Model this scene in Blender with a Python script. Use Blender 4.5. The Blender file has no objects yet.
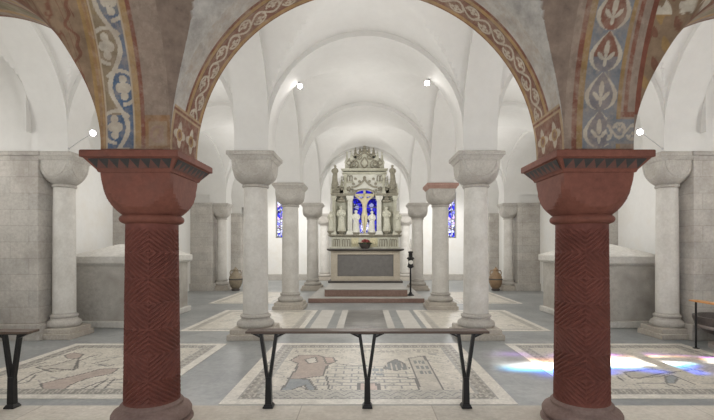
import bpy, math, random
import numpy as np
from mathutils import Vector, Matrix

rnd = random.Random(11)
scene = bpy.context.scene
COL = scene.collection
PI = math.pi

# ------------------------------------------------------------------ camera numbers
F = 430.0; VX, VY = 364.5, 248.0; CX, CZ = -0.022, 1.52
def fl(px, py, z=0.0):
    """where a point of the floor (height z) lies, in metres"""
    Y = F * (CZ - z) / (py - VY)
    return ((px - VX) * Y / F + CX, Y)

def S(r, g, b):
    """sRGB 0-255 to linear"""
    return tuple(((x / 255 + 0.055) / 1.055) ** 2.4 if x > 10 else x / 255 / 12.92 for x in (r, g, b))

# ------------------------------------------------------------------ materials
def new_mat(name):
    m = bpy.data.materials.new(name); m.use_nodes = True
    nt = m.node_tree
    return m, nt, nt.nodes['Principled BSDF']

def ramp(nt, fac, c1, c2, p1=0.3, p2=0.7):
    r = nt.nodes.new('ShaderNodeValToRGB')
    r.color_ramp.elements[0].position = p1; r.color_ramp.elements[1].position = p2
    r.color_ramp.elements[0].color = (*c1, 1); r.color_ramp.elements[1].color = (*c2, 1)
    nt.links.new(fac, r.inputs[0])
    return r.outputs[0]

def noise(nt, vec, scale, detail=5, rough=0.6):
    n = nt.nodes.new('ShaderNodeTexNoise')
    n.inputs['Scale'].default_value = scale; n.inputs['Detail'].default_value = detail
    n.inputs['Roughness'].default_value = rough
    nt.links.new(vec, n.inputs['Vector'])
    return n.outputs['Fac']

def mixc(nt, fac, a, b, mode='MIX'):
    n = nt.nodes.new('ShaderNodeMix'); n.data_type = 'RGBA'; n.blend_type = mode
    for sock, val in ((n.inputs[0], fac), (n.inputs[6], a), (n.inputs[7], b)):
        if hasattr(val, 'links'): nt.links.new(val, sock)
        elif isinstance(val, (int, float)): sock.default_value = val
        else: sock.default_value = (*val, 1)
    return n.outputs[2]

def texco(nt, out='Object'):
    return nt.nodes.new('ShaderNodeTexCoord').outputs[out]

def add_bump(nt, bsdf, h, strength=0.3, dist=0.01):
    b = nt.nodes.new('ShaderNodeBump')
    b.inputs['Strength'].default_value = strength; b.inputs['Distance'].default_value = dist
    nt.links.new(h, b.inputs['Height']); nt.links.new(b.outputs[0], bsdf.inputs['Normal'])

def stone(name, c1, c2, scale=3.0, rough=0.85, bump=0.3, fine=None, stain=None, brick=None, spec=0.3, grain=0.35):
    """mottled stone; stain = (colour, amount) large soft blotches; brick = (w, h, mortar colour, axis)"""
    m, nt, b = new_mat(name)
    v = texco(nt)
    n1 = noise(nt, v, scale, 6, 0.65)
    c = ramp(nt, n1, c1, c2)
    n2 = noise(nt, v, fine or scale * 9, 4, 0.7)
    c = mixc(nt, grain, c, ramp(nt, n2, tuple(x * 0.62 for x in c1), tuple(min(1, x * 1.12) for x in c2)), 'MIX')
    if stain:
        n3 = noise(nt, v, 0.9, 5, 0.7)
        f = ramp(nt, n3, (0, 0, 0), (stain[1],) * 3, 0.48, 0.68)
        c = mixc(nt, f, c, stain[0])
    h = n2
    if brick:
        w, hh, mc, ax = brick
        mp = nt.nodes.new('ShaderNodeMapping')
        nt.links.new(v, mp.inputs[0])
        if ax == 'XZ': mp.inputs['Rotation'].default_value = (PI / 2, 0, 0)
        t = nt.nodes.new('ShaderNodeTexBrick')
        nt.links.new(mp.outputs[0], t.inputs['Vector'])
        t.inputs['Scale'].default_value = 1.0
        t.inputs['Brick Width'].default_value = w; t.inputs['Row Height'].default_value = hh
        t.inputs['Mortar Size'].default_value = 0.006; t.inputs['Mortar Smooth'].default_value = 0.3
        t.inputs['Color1'].default_value = (0.92, 0.92, 0.92, 1); t.inputs['Color2'].default_value = (1.04, 1.03, 1.02, 1)
        t.inputs['Mortar'].default_value = (*mc, 1)
        c = mixc(nt, 1.0, c, t.outputs['Color'], 'MULTIPLY')
    nt.links.new(c, b.inputs['Base Color'])
    b.inputs['Roughness'].default_value = rough
    b.inputs['Specular IOR Level'].default_value = spec
    if bump: add_bump(nt, b, h, bump, 0.008)
    return m

def attr_mat(name, rough=0.9, mottle=0.4, scale=7.0, bump=0.3, spec=0.25, worn=None):
    """colour from the mesh's own paint layer, worn by noise"""
    m, nt, b = new_mat(name)
    a = nt.nodes.new('ShaderNodeVertexColor'); a.layer_name = 'Paint'
    v = texco(nt)
    n1 = noise(nt, v, scale, 7, 0.72)
    g = ramp(nt, n1, (1 - mottle,) * 3, (1.12, 1.12, 1.12), 0.3, 0.68)
    c = mixc(nt, 1.0, a.outputs[0], g, 'MULTIPLY')
    if worn:
        w1 = noise(nt, v, 5.5, 8, 0.75); w2 = noise(nt, v, 16, 6, 0.7)
        c = mixc(nt, ramp(nt, w1, (.04,) * 3, (.58,) * 3, .46, .70), c, worn)
        c = mixc(nt, ramp(nt, w2, (0,) * 3, (.45,) * 3, .50, .68), c, tuple(x * 1.05 for x in worn))
    nt.links.new(c, b.inputs['Base Color'])
    b.inputs['Roughness'].default_value = rough; b.inputs['Specular IOR Level'].default_value = spec
    if bump: add_bump(nt, b, n1, bump, 0.01)
    return m

def plain(name, c, rough=0.5, metal=0.0, emit=None):
    m, nt, b = new_mat(name)
    v = texco(nt)
    n1 = noise(nt, v, 14, 4, 0.6)
    cc = ramp(nt, n1, tuple(x * 0.8 for x in c), tuple(min(1, x * 1.15) for x in c))
    nt.links.new(cc, b.inputs['Base Color'])
    b.inputs['Roughness'].default_value = rough; b.inputs['Metallic'].default_value = metal
    if emit:
        b.inputs['Emission Color'].default_value = (*emit[0], 1); b.inputs['Emission Strength'].default_value = emit[1]
    return m

def wood(name, c1, c2, rough=0.4):
    m, nt, b = new_mat(name)
    v = texco(nt)
    mp = nt.nodes.new('ShaderNodeMapping'); mp.inputs['Scale'].default_value = (1.2, 18, 18)
    nt.links.new(v, mp.inputs[0])
    n1 = noise(nt, mp.outputs[0], 3, 6, 0.6)
    nt.links.new(ramp(nt, n1, c1, c2), b.inputs['Base Color'])
    b.inputs['Roughness'].default_value = rough
    return m

def stained(name, cols, scale, dens=0.85, coord='YZ'):
    """coloured leaded glass daylight shines through"""
    m = bpy.data.materials.new(name); m.use_nodes = True
    nt = m.node_tree; nt.nodes.clear()
    out = nt.nodes.new('ShaderNodeOutputMaterial')
    v = texco(nt)
    mp = nt.nodes.new('ShaderNodeMapping'); mp.inputs['Scale'].default_value = (1, 1, 1)
    nt.links.new(v, mp.inputs[0])
    vo = nt.nodes.new('ShaderNodeTexVoronoi'); vo.inputs['Scale'].default_value = scale
    nt.links.new(mp.outputs[0], vo.inputs['Vector'])
    sep = nt.nodes.new('ShaderNodeSeparateColor'); nt.links.new(vo.outputs['Color'], sep.inputs[0])
    r = nt.nodes.new('ShaderNodeValToRGB'); r.color_ramp.interpolation = 'CONSTANT'
    el = r.color_ramp.elements
    while len(el) < len(cols): el.new(0.5)
    for i, c in enumerate(cols):
        el[i].position = i / len(cols); el[i].color = (*c, 1)
    nt.links.new(sep.outputs[0], r.inputs[0])
    ve = nt.nodes.new('ShaderNodeTexVoronoi'); ve.feature = 'DISTANCE_TO_EDGE'; ve.inputs['Scale'].default_value = scale
    nt.links.new(mp.outputs[0], ve.inputs['Vector'])
    lead = ramp(nt, ve.outputs['Distance'], (0, 0, 0), (1, 1, 1), 0.02, 0.05)
    c = mixc(nt, 1.0, r.outputs[0], lead, 'MULTIPLY')
    t = nt.nodes.new('ShaderNodeBsdfTransparent'); nt.links.new(c, t.inputs[0])
    g = nt.nodes.new('ShaderNodeBsdfGlossy'); g.inputs['Roughness'].default_value = 0.1
    mx = nt.nodes.new('ShaderNodeMixShader'); mx.inputs[0].default_value = 0.03
    nt.links.new(t.outputs[0], mx.inputs[1]); nt.links.new(g.outputs[0], mx.inputs[2])
    nt.links.new(mx.outputs[0], out.inputs[0])
    return m

M = {}
M['plaster'] = stone('white_limewash', (0.60, 0.585, 0.56), (0.655, 0.645, 0.62), 0.9, 0.95, 0.05, fine=9, spec=0.1, grain=0.07)
M['wallplaster'] = stone('wall_limewash', (0.69, 0.68, 0.655), (0.75, 0.745, 0.72), 0.9, 0.95, 0.08, fine=9, spec=0.1, grain=0.07,
                         stain=((0.62, 0.575, 0.50), 0.5))
M['white_stone'] = stone('pale_limestone', (0.48, 0.455, 0.415), (0.66, 0.64, 0.60), 2.6, 0.8, 0.3, stain=((0.43, 0.395, 0.355), 0.6), grain=.18)
M['white_stone_cap'] = stone('grey_limestone', (0.36, 0.335, 0.30), (0.50, 0.475, 0.435), 4.0, 0.85, 0.45, stain=((0.29, 0.265, 0.23), 0.7))
M['plinth_stone'] = stone('worn_plinth_stone', (0.38, 0.34, 0.29), (0.52, 0.48, 0.42), 4.0, 0.85, 0.5, stain=((0.30, 0.26, 0.22), 0.6))
M['red_stone'] = stone('red_sandstone', (0.105, 0.033, 0.024), (0.175, 0.058, 0.042), 3.0, 0.75, 0.3, stain=((0.09, 0.045, 0.038), 0.7))
M['red_cap'] = stone('red_painted_stone', (0.135, 0.046, 0.031), (0.215, 0.080, 0.054), 2.5, 0.75, 0.3, stain=((0.115, 0.06, 0.047), 0.8))
M['red_base'] = stone('grey_red_base_stone', (0.17, 0.105, 0.088), (0.25, 0.18, 0.155), 3.5, 0.8, 0.4)
M['dark_tri'] = plain('black_paint', (0.035, 0.032, 0.03), 0.7)
M['light_tri'] = plain('worn_white_paint', (0.125, 0.055, 0.042), 0.8)
M['ashlar'] = stone('grey_ashlar', (0.38, 0.355, 0.325), (0.54, 0.515, 0.475), 2.2, 0.9, 0.5, stain=((0.27, 0.245, 0.22), 0.6),
                    brick=(0.62, 0.27, (0.80, 0.79, 0.78), 'XZ'))
M['tomb'] = stone('weathered_tomb_stone', (0.37, 0.345, 0.305), (0.55, 0.525, 0.48), 1.6, 0.9, 0.5, stain=((0.26, 0.235, 0.205), 0.9))
M['tomb_lid'] = stone('pale_tomb_lid_stone', (0.52, 0.50, 0.455), (0.68, 0.66, 0.62), 2.2, 0.85, 0.35, stain=((0.40, 0.37, 0.33), 0.6))
M['slate'] = stone('blue_grey_slate', (0.215, 0.228, 0.232), (0.32, 0.333, 0.335), 1.6, 0.38, 0.12, stain=((0.40, 0.405, 0.395), 0.7),
                   brick=(1.15, 0.8, (0.85, 0.85, 0.85), 'XY'), spec=0.5)
M['slate_dark'] = stone('dark_grey_marble', (0.085, 0.082, 0.076), (0.215, 0.205, 0.19), 3.2, 0.35, 0.1, stain=((0.40, 0.385, 0.37), 0.7), spec=0.5)
M['limestone'] = stone('worn_threshold_limestone', (0.50, 0.46, 0.395), (0.66, 0.62, 0.55), 2.4, 0.7, 0.35, stain=((0.42, 0.37, 0.31), 0.7),
                       brick=(1.25, 0.85, (0.72, 0.70, 0.68), 'XY'))
M['pale_strip'] = stone('pale_paving_strip', (0.48, 0.455, 0.41), (0.62, 0.60, 0.56), 3.0, 0.5, 0.2, spec=0.4)
M['mosaic'] = attr_mat('mosaic_tesserae', 0.45, 0.22, 5.0, 0.15, 0.45)
M['fresco'] = attr_mat('painted_plaster', 0.92, 0.36, 6.5, 0.4, 0.15, S(158, 142, 126))
M['fresco_ground'] = attr_mat('bare_old_plaster', 0.92, 0.42, 5.5, 0.4, 0.15)
M['altar_stone'] = stone('warm_altar_stone', (0.40, 0.35, 0.275), (0.53, 0.475, 0.39), 3.0, 0.7, 0.25)
M['altar_panel'] = stone('grey_altar_panel', (0.135, 0.13, 0.122), (0.20, 0.19, 0.18), 8, 0.6, 0.2)
M['mensa'] = stone('dark_mensa_stone', (0.055, 0.05, 0.045), (0.095, 0.085, 0.078), 6, 0.4, 0.1)
M['step_red'] = stone('red_brown_step_stone', (0.20, 0.125, 0.10), (0.32, 0.215, 0.175), 2.0, 0.55, 0.2)
M['step_grey'] = stone('grey_step_stone', (0.36, 0.345, 0.32), (0.50, 0.485, 0.455), 2.5, 0.5, 0.2)
M['retable'] = stone('retable_limestone', (0.46, 0.45, 0.36), (0.68, 0.67, 0.57), 9.0, 0.8, 0.6, fine=30, stain=((0.33, 0.31, 0.22), 0.7))
M['retable_pale'] = stone('pale_carved_stone', (0.60, 0.59, 0.52), (0.78, 0.77, 0.70), 6.0, 0.8, 0.4)
M['retable_dark'] = stone('dark_weathered_carving', (0.23, 0.21, 0.16), (0.40, 0.375, 0.30), 8.0, 0.85, 0.5)
M['relief_gold'] = stone('yellowed_relief', (0.52, 0.47, 0.29), (0.68, 0.63, 0.44), 8.0, 0.7, 0.4)
M['corpus'] = stone('old_ivory_figure', (0.52, 0.46, 0.30), (0.68, 0.61, 0.42), 9.0, 0.6, 0.2)
M['iron'] = plain('blackened_steel', (0.022, 0.021, 0.021), 0.42, 0.6)
M['dark_wood'] = wood('dark_stained_oak', (0.05, 0.030, 0.020), (0.11, 0.066, 0.043), 0.5)
M['lit_wood'] = wood('lit_oak', (0.42, 0.19, 0.055), (0.62, 0.31, 0.10), 0.35)  # wood like the other rails; its lit brightness is put into the colour
M['wax'] = plain('white_wax', (0.82, 0.80, 0.74), 0.5)
M['clay'] = stone('fired_clay', (0.20, 0.165, 0.115), (0.36, 0.30, 0.22), 5.0, 0.55, 0.2, stain=((0.11, 0.09, 0.07), 0.7))
M['clay_brown'] = stone('brown_clay', (0.20, 0.125, 0.07), (0.36, 0.25, 0.15), 5.0, 0.55, 0.2, stain=((0.10, 0.075, 0.055), 0.7))
M['bowl_dark'] = stone('dark_basin_stone', (0.05, 0.042, 0.038), (0.11, 0.092, 0.082), 5.0, 0.45, 0.25)
M['bowl_band'] = stone('paler_basin_band', (0.24, 0.21, 0.19), (0.36, 0.32, 0.29), 6.0, 0.55, 0.25)
M['flower_red'] = plain('dark_red_petals', (0.20, 0.04, 0.035), 0.7)
M['flower_pink'] = plain('dusty_pink_petals', (0.46, 0.26, 0.22), 0.7)
M['leaf'] = plain('dark_leaves', (0.03, 0.055, 0.02), 0.6)
M['lamp_glass'] = plain('lit_lamp_glass', (0.9, 0.9, 0.9), 0.3, 0, ((1.0, 0.98, 0.95), 40.0))
M['lamp_body'] = plain('grey_lamp_housing', (0.45, 0.45, 0.45), 0.4, 0.2)
M['window_frame'] = plain('leaded_window_frame', (0.22, 0.21, 0.20), 0.6)
M['pale_glass'] = stained('pale_violet_stained_glass', [(0.5, 0.5, 0.95), (0.75, 0.75, 1.0), (0.9, 0.9, 1.0), (0.2, 0.2, 0.8), (0.85, 0.7, 0.95)], 7)
M['blue_glass'] = stained('blue_stained_glass', [(0.05, 0.045, 0.42), (0.09, 0.08, 0.55), (0.16, 0.15, 0.6), (0.04, 0.035, 0.35), (0.45, 0.45, 0.62), (0.12, 0.10, 0.6)], 5.5)
def band_glass(name):
    """side window: wavy upright bands of coloured and clear glass"""
    m = bpy.data.materials.new(name); m.use_nodes = True
    nt = m.node_tree; nt.nodes.clear(); out = nt.nodes.new('ShaderNodeOutputMaterial')
    v = texco(nt)
    n = nt.nodes.new('ShaderNodeTexNoise'); n.inputs['Scale'].default_value = 3.2; n.inputs['Detail'].default_value = 3
    nt.links.new(v, n.inputs['Vector'])
    sp = nt.nodes.new('ShaderNodeSeparateXYZ'); nt.links.new(v, sp.inputs[0])
    def mth(op, a, b):
        q = nt.nodes.new('ShaderNodeMath'); q.operation = op
        for i_, x in enumerate((a, b)):
            if hasattr(x, 'links'): nt.links.new(x, q.inputs[i_])
            else: q.inputs[i_].default_value = x
        return q.outputs[0]
    t = mth('ADD', mth('MULTIPLY', sp.outputs[1], 1.15), mth('ADD', mth('MULTIPLY', n.outputs['Fac'], 0.9), 0.05))
    r = nt.nodes.new('ShaderNodeValToRGB'); el = r.color_ramp.elements
    cs_ = [(0.12, (.01, .02, .05)), (.2, (.05, .25, .9)), (.32, (.3, .8, 1)), (.42, (1, 1, 1)), (.58, (1, 1, 1)), (.66, (1, .7, .35)), (.75, (.65, .35, .9)), (.86, (.02, .02, .05))]
    while len(el) < len(cs_): el.new(.5)
    for e_, (p_, c_) in zip(el, cs_): e_.position = p_; e_.color = (*c_, 1)
    nt.links.new(t, r.inputs[0])
    n2 = nt.nodes.new('ShaderNodeTexNoise'); n2.inputs['Scale'].default_value = 4.2; n2.inputs['Detail'].default_value = 4
    nt.links.new(v, n2.inputs['Vector'])
    c = mixc(nt, 1.0, r.outputs[0], ramp(nt, n2.outputs['Fac'], (.08, .08, .1), (1, 1, 1), .42, .56), 'MULTIPLY')
    tr = nt.nodes.new('ShaderNodeBsdfTransparent'); nt.links.new(c, tr.inputs[0]); nt.links.new(tr.outputs[0], out.inputs[0])
    return m
M['side_glass'] = band_glass('banded_stained_glass')

# ------------------------------------------------------------------ mesh builder
class MB:
    def __init__(self): self.v = []; self.f = []; self.m = []
    def add(self, vs, fs, mi=0):
        o = len(self.v); self.v += [tuple(p) for p in vs]
        self.f += [tuple(i + o for i in f) for f in fs]; self.m += [mi] * len(fs)
        return self
    def box(self, x0, x1, y0, y1, z0, z1, mi=0):
        vs = [(x, y, z) for z in (z0, z1) for y in (y0, y1) for x in (x0, x1)]
        return self.add(vs, [(0, 2, 3, 1), (4, 5, 7, 6), (0, 1, 5, 4), (2, 6, 7, 3), (0, 4, 6, 2), (1, 3, 7, 5)], mi)
    def loft(self, loops, cap=True, mi=0, close=True):
        n = len(loops[0]); vs = [p for l in loops for p in l]; fs = []
        for k in range(len(loops) - 1):
            for i in range(n if close else n - 1):
                j = (i + 1) % n
                fs.append((k * n + i, k * n + j, (k + 1) * n + j, (k + 1) * n + i))
        if cap:
            fs.append(tuple(reversed(range(n)))); fs.append(tuple((len(loops) - 1) * n + i for i in range(n)))
        return self.add(vs, fs, mi)
    def lathe(self, prof, n=32, cx=0, cy=0, mi=0, cap=True):
        return self.loft([[(cx + r * math.cos(2 * PI * i / n), cy + r * math.sin(2 * PI * i / n), z) for i in range(n)] for r, z in prof], cap, mi)
    def square(self, prof, cx=0, cy=0, mi=0):
        return self.loft([[(cx + h * a, cy + h * b, z) for a, b in ((-1, -1), (1, -1), (1, 1), (-1, 1))] for h, z in prof], True, mi)
    def prism_y(self, poly, y0, y1, mi=0):
        """polygon in (x, z), counter-clockwise seen from -y, extruded along y"""
        n = len(poly)
        vs = [(x, y0, z) for x, z in poly] + [(x, y1, z) for x, z in poly]
        fs = [tuple(range(n)), tuple(reversed(range(n, 2 * n)))]
        fs += [(i, n + i, n + (i + 1) % n, (i + 1) % n) for i in range(n)]
        return self.add(vs, fs, mi)
    def tube(self, pts, r, n=8, mi=0):
        pts = [Vector(p) for p in pts]; rs = r if isinstance(r, (list, tuple)) else [r] * len(pts)
        loops = []; up = None
        for i, p in enumerate(pts):
            d = (pts[min(i + 1, len(pts) - 1)] - pts[max(i - 1, 0)]).normalized()
            if up is None or abs(up.dot(d)) > 0.95: up = Vector((0, 0, 1)) if abs(d.z) < 0.9 else Vector((0, 1, 0))
            a = d.cross(up).normalized(); b = a.cross(d).normalized(); up = b
            loops.append([p + rs[i] * (math.cos(2 * PI * k / n) * a + math.sin(2 * PI * k / n) * b) for k in range(n)])
        return self.loft(loops, True, mi)
    def bar(self, p0, p1, w, d, mi=0, w1=None):
        """flat bar between two points in an x-z plane: w across, d along y"""
        p0 = Vector(p0); p1 = Vector(p1); t = (p1 - p0).normalized(); s = Vector((t.z, 0, -t.x)); w1 = w1 or w
        l = [[p + s * a * ww / 2 + Vector((0, b * d / 2, 0)) for a, b in ((-1, -1), (1, -1), (1, 1), (-1, 1))] for p, ww in ((p0, w), (p1, w1))]
        return self.loft(l, True, mi)
    def ball(self, c, r, n=10, mi=0, sc=(1, 1, 1)):
        k = max(5, n // 2 + 1)
        loops = []
        for j in range(k + 1):
            t = PI * j / k; rr = max(1e-4, math.sin(t))
            loops.append([(c[0] + r * sc[0] * rr * math.cos(2 * PI * i / n), c[1] + r * sc[1] * rr * math.sin(2 * PI * i / n), c[2] - r * sc[2] * math.cos(t)) for i in range(n)])
        return self.loft(loops, True, mi)
    def arch(self, axis, c, a, z0, h, top, w0, w1, n=40, mi=0):
        """solid over a half-elliptic opening: centre c and half span a along one axis, from w0 to w1 along the other"""
        vs = []; fs = []
        for i in range(n + 1):
            t = PI * i / n; u = c - a * math.cos(t); z = z0 + h * math.sin(t)
            for w in (w0, w1):
                for zz in (z, top):
                    vs.append((u, w, zz) if axis == 'x' else (w, u, zz))
        for i in range(n):
            k = 4 * i; l = k + 4
            fs += [(k, k + 2, l + 2, l), (k + 1, l + 1, l + 3, k + 3), (k, l, l + 1, k + 1), (k + 2, k + 3, l + 3, l + 2)]
        fs += [(0, 1, 3, 2), (4 * n, 4 * n + 2, 4 * n + 3, 4 * n + 1)]
        return self.add(vs, fs, mi)
    def ring_arch(self, axis, c, a, z0, h, th, w0, w1, n=40, mi=0):
        """arch ring th thick over a half-elliptic opening"""
        loops = []
        for i in range(n + 1):
            t = PI * i / n; lo = []
            for e, w in ((0, w0), (0, w1), (th, w1), (th, w0)):
                u = c - (a + e) * math.cos(t); z = z0 + (h + e) * math.sin(t)
                lo.append((u, w, z) if axis == 'x' else (w, u, z))
            loops.append(lo)
        return self.loft(loops, True, mi)
    def data(self, name, mats, smooth=35):
        me = bpy.data.meshes.new(name)
        me.from_pydata(self.v, [], self.f)
        mats = mats if isinstance(mats, (list, tuple)) else [mats]
        for m in mats: me.materials.append(m)
        if len(mats) > 1: me.polygons.foreach_set('material_index', self.m)
        me.validate()
        import bmesh
        bm = bmesh.new(); bm.from_mesh(me); bmesh.ops.recalc_face_normals(bm, faces=bm.faces); bm.to_mesh(me); bm.free()
        if smooth:
            me.polygons.foreach_set('use_smooth', [True] * len(me.polygons))
            me.set_sharp_from_angle(angle=math.radians(smooth))
        me.update()
        return me
    def build(self, name, mats, parent=None, smooth=35, bevel=0, loc=None):
        return link(name, self.data(name, mats, smooth), parent, bevel, loc)

def link(name, me, parent=None, bevel=0, loc=None):
    o = bpy.data.objects.new(name, me); COL.objects.link(o)
    if parent: o.parent = parent
    if loc: o.location = loc
    if bevel:
        b = o.modifiers.new('Bevel', 'BEVEL'); b.width = bevel; b.segments = 2; b.limit_method = 'ANGLE'
        b.angle_limit = math.radians(40)
    return o

def grid(name, P, C, mat, parent=None, keep=None):
    """surface through a grid of points P[i][j] (array n x m x 3) with a paint layer C (n x m x 3)"""
    n, m = P.shape[:2]
    idx = np.arange(n * m).reshape(n, m)
    q = np.stack([idx[:-1, :-1], idx[1:, :-1], idx[1:, 1:], idx[:-1, 1:]], -1).reshape(-1, 4)
    me = bpy.data.meshes.new(name)
    me.from_pydata(P.reshape(-1, 3).tolist(), [], q.tolist())
    if C is not None:
        at = me.color_attributes.new('Paint', 'FLOAT_COLOR', 'POINT')
        rgba = np.ones((n * m, 4), np.float32); rgba[:, :3] = C.reshape(-1, 3)
        at.data.foreach_set('color', rgba.ravel())
    me.materials.append(mat)
    me.polygons.foreach_set('use_smooth', [True] * len(me.polygons))
    me.update()
    return link(name, me, parent)

def tag(o, label=None, cat=None, group=None, kind=None):
    for k, v in (('label', label), ('category', cat), ('group', group), ('kind', kind)):
        if v: o[k] = v
    return o

def empty(name, loc=(0, 0, 0), rz=0):
    o = bpy.data.objects.new(name, None); COL.objects.link(o)
    o.location = loc; o.rotation_euler = (0, 0, rz); o.empty_display_size = 0.2
    return o

def copy_tree(o, parent=None):
    c = o.copy(); COL.objects.link(c)
    if parent: c.parent = parent
    for ch in [x for x in COL.objects if x.parent == o]: copy_tree(ch, c)
    return c

# ------------------------------------------------------------------ plan
ROWS = [3.81, 7.42, 10.9, 15.6, 20.3]
HX = 1.9; HB = 0.285
WX = 5.2                       # wall columns
AX0, AX1 = HX + HB, 4.95       # clear aisle
Z1 = 2.305; ZA = 3.12; ZC = 3.42; HV = 1.62; TOP = 5.5

# ------------------------------------------------------------------ floor
def rects_floor():
    mb = MB()
    def r(x0, x1, y0, y1, mi): mb.add([(x0, y0, 0), (x1, y0, 0), (x1, y1, 0), (x0, y1, 0)], [(0, 1, 2, 3)], mi)
    r(-7.8, 7.8, -1.0, 4.15, 1)
    r(-7.8, 7.8, 4.15, 7.8, 0)
    for y0, y1 in ((7.8, 10.55),):
        xs = [-7.8, -0.42, 0.42, 7.8]
        r(xs[0], xs[1], y0, y1, 0); r(xs[1], xs[2], y0, y1, 2); r(xs[2], xs[3], y0, y1, 0)
    r(-7.8, 7.8, 10.55, 20.8, 0)
    return mb
fo = rects_floor().build('floor', [M['slate'], M['limestone'], M['slate_dark']], smooth=0)
tag(fo, kind='structure')

# pale strips framing the dark slab of the middle aisle
mb = MB()
for s in (-1, 1):
    for a, b in ((0.42, 0.56), (0.74, 1.06)):
        x0, x1 = sorted((s * a, s * b)); mb.box(x0, x1, 7.82, 10.5, -0.01, 0.003)
tag(mb.build('floor_strip', M['pale_strip'], smooth=0), kind='structure')

# ------------------------------------------------------------------ mosaics
CREAM = np.array(S(203, 197, 185)); CREAM2 = np.array(S(190, 184, 173)); GREY = np.array(S(128, 130, 130)); DARK = np.array(S(112, 109, 106))
BROWN = np.array(S(176, 161, 151)); PINK = np.array(S(188, 168, 157)); PALE = np.array(S(214, 209, 199)); BLUEG = np.array(S(146, 151, 154))

def inpoly(X, Y, pts):
    r = np.zeros(X.shape, bool); n = len(pts)
    for i in range(n):
        x1, y1 = pts[i]; x2, y2 = pts[(i + 1) % n]
        c = ((y1 > Y) != (y2 > Y)) & (X < (x2 - x1) * (Y - y1) / (y2 - y1 + 1e-12) + x1)
        r ^= c
    return r
def dline(X, Y, pts):
    d = np.full(X.shape, 9.0)
    for (x1, y1), (x2, y2) in zip(pts[:-1], pts[1:]):
        dx, dy = x2 - x1, y2 - y1; L = dx * dx + dy * dy + 1e-12
        t = np.clip(((X - x1) * dx + (Y - y1) * dy) / L, 0, 1)
        d = np.minimum(d, np.hypot(X - x1 - t * dx, Y - y1 - t * dy))
    return d

def scribble(C, X, Y, m, seed=0.0):
    f = X * 1.0 + .10 * np.sin(7.3 * Y + seed) + .05 * np.sin(17 * X + 3 * Y); g = Y + .11 * np.sin(6.1 * X + seed * 2) + .05 * np.sin(15 * Y + 5 * X)
    q = (np.abs(np.sin(9.5 * f) * np.sin(11 * g) - .35) < .035) | (np.abs(np.sin(14 * g + 2 * np.sin(5 * f)) - .7 * np.sin(6 * f)) < .045)
    C[m & q] = GREY * .62 + CREAM * .38
rng = np.random.default_rng(5)
def mosaic(name, x0, x1, y0, y1, draw, label, cell=0.02, th=0.005):
    nx = int(round((x1 - x0) / cell)); ny = int(round((y1 - y0) / cell))
    gx = np.linspace(x0, x1, nx + 1); gy = np.linspace(y0, y1, ny + 1)
    X, Y = np.meshgrid((gx[:-1] + gx[1:]) / 2, (gy[:-1] + gy[1:]) / 2, indexing='ij')
    C = draw(X, Y)
    C = C * rng.uniform(0.88, 1.08, X.shape + (1,))
    VX_, VY_ = np.meshgrid(gx, gy, indexing='ij')
    xc, yc = (x0 + x1) / 2, (y0 + y1) / 2
    verts = np.stack([VX_ - xc, VY_ - yc, np.full_like(VX_, th)], -1).reshape(-1, 3).tolist()
    idx = np.arange((nx + 1) * (ny + 1)).reshape(nx + 1, ny + 1)
    q = np.stack([idx[:-1, :-1], idx[1:, :-1], idx[1:, 1:], idx[:-1, 1:]], -1).reshape(-1, 4).tolist()
    cols = np.repeat(C.reshape(-1, 3), 4, 0)
    k = len(verts)
    w, h = x1 - xc, y1 - yc
    verts += [(-w, -h, -0.01), (w, -h, -0.01), (w, h, -0.01), (-w, h, -0.01), (-w, -h, th), (w, -h, th), (w, h, th), (-w, h, th)]
    side = [(k + i, k + (i + 1) % 4, k + 4 + (i + 1) % 4, k + 4 + i) for i in range(4)]
    me = bpy.data.meshes.new(name); me.from_pydata(verts, [], q + side)
    at = me.color_attributes.new('Paint', 'FLOAT_COLOR', 'CORNER')
    rgba = np.ones((len(cols) + 16, 4), np.float32); rgba[:len(cols), :3] = cols; rgba[len(cols):, :3] = CREAM2
    at.data.foreach_set('color', rgba.ravel())
    me.materials.append(M['mosaic']); me.update()
    o = link(name, me, None, 0, (xc, yc, 0))
    return tag(o, label, 'floor mosaic')

def frame_bands(X, Y, x0, x1, y0, y1, pale, band, key=0.07):
    """pale outer strip, then a dark latticed band, then the picture field"""
    C = np.empty(X.shape + (3,)); C[:] = CREAM
    e = np.minimum(np.minimum(X - x0, x1 - X), np.minimum(Y - y0, y1 - Y))
    C[e < pale] = PALE
    b = (e >= pale) & (e < pale + band)
    t = np.where(np.minimum(X - x0, x1 - X) < np.minimum(Y - y0, y1 - Y), Y, X)
    w = (e - pale) / band
    ph = (t / key) % 1.0
    lat = (np.abs(np.abs(ph - 0.5) * 2 - w) < 0.20) | (np.abs(np.abs(ph - 0.5) * 2 - (1 - w)) < 0.18)
    C[b] = CREAM2
    C[b & lat] = DARK * 0.75 + CREAM * 0.25
    C[b & ((w < 0.12) | (w > 0.88))] = GREY * 0.6 + CREAM * 0.4
    return C, e

def Z4(x, y): return fl(210 + x / 4.4625, 320 + y / 4.4625)
def Z5(x, y): return fl(360 + x / 4.2, 320 + y / 4.2)
def Z6(x, y): return fl(x / 4.2, 320 + y / 4.2)

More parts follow.
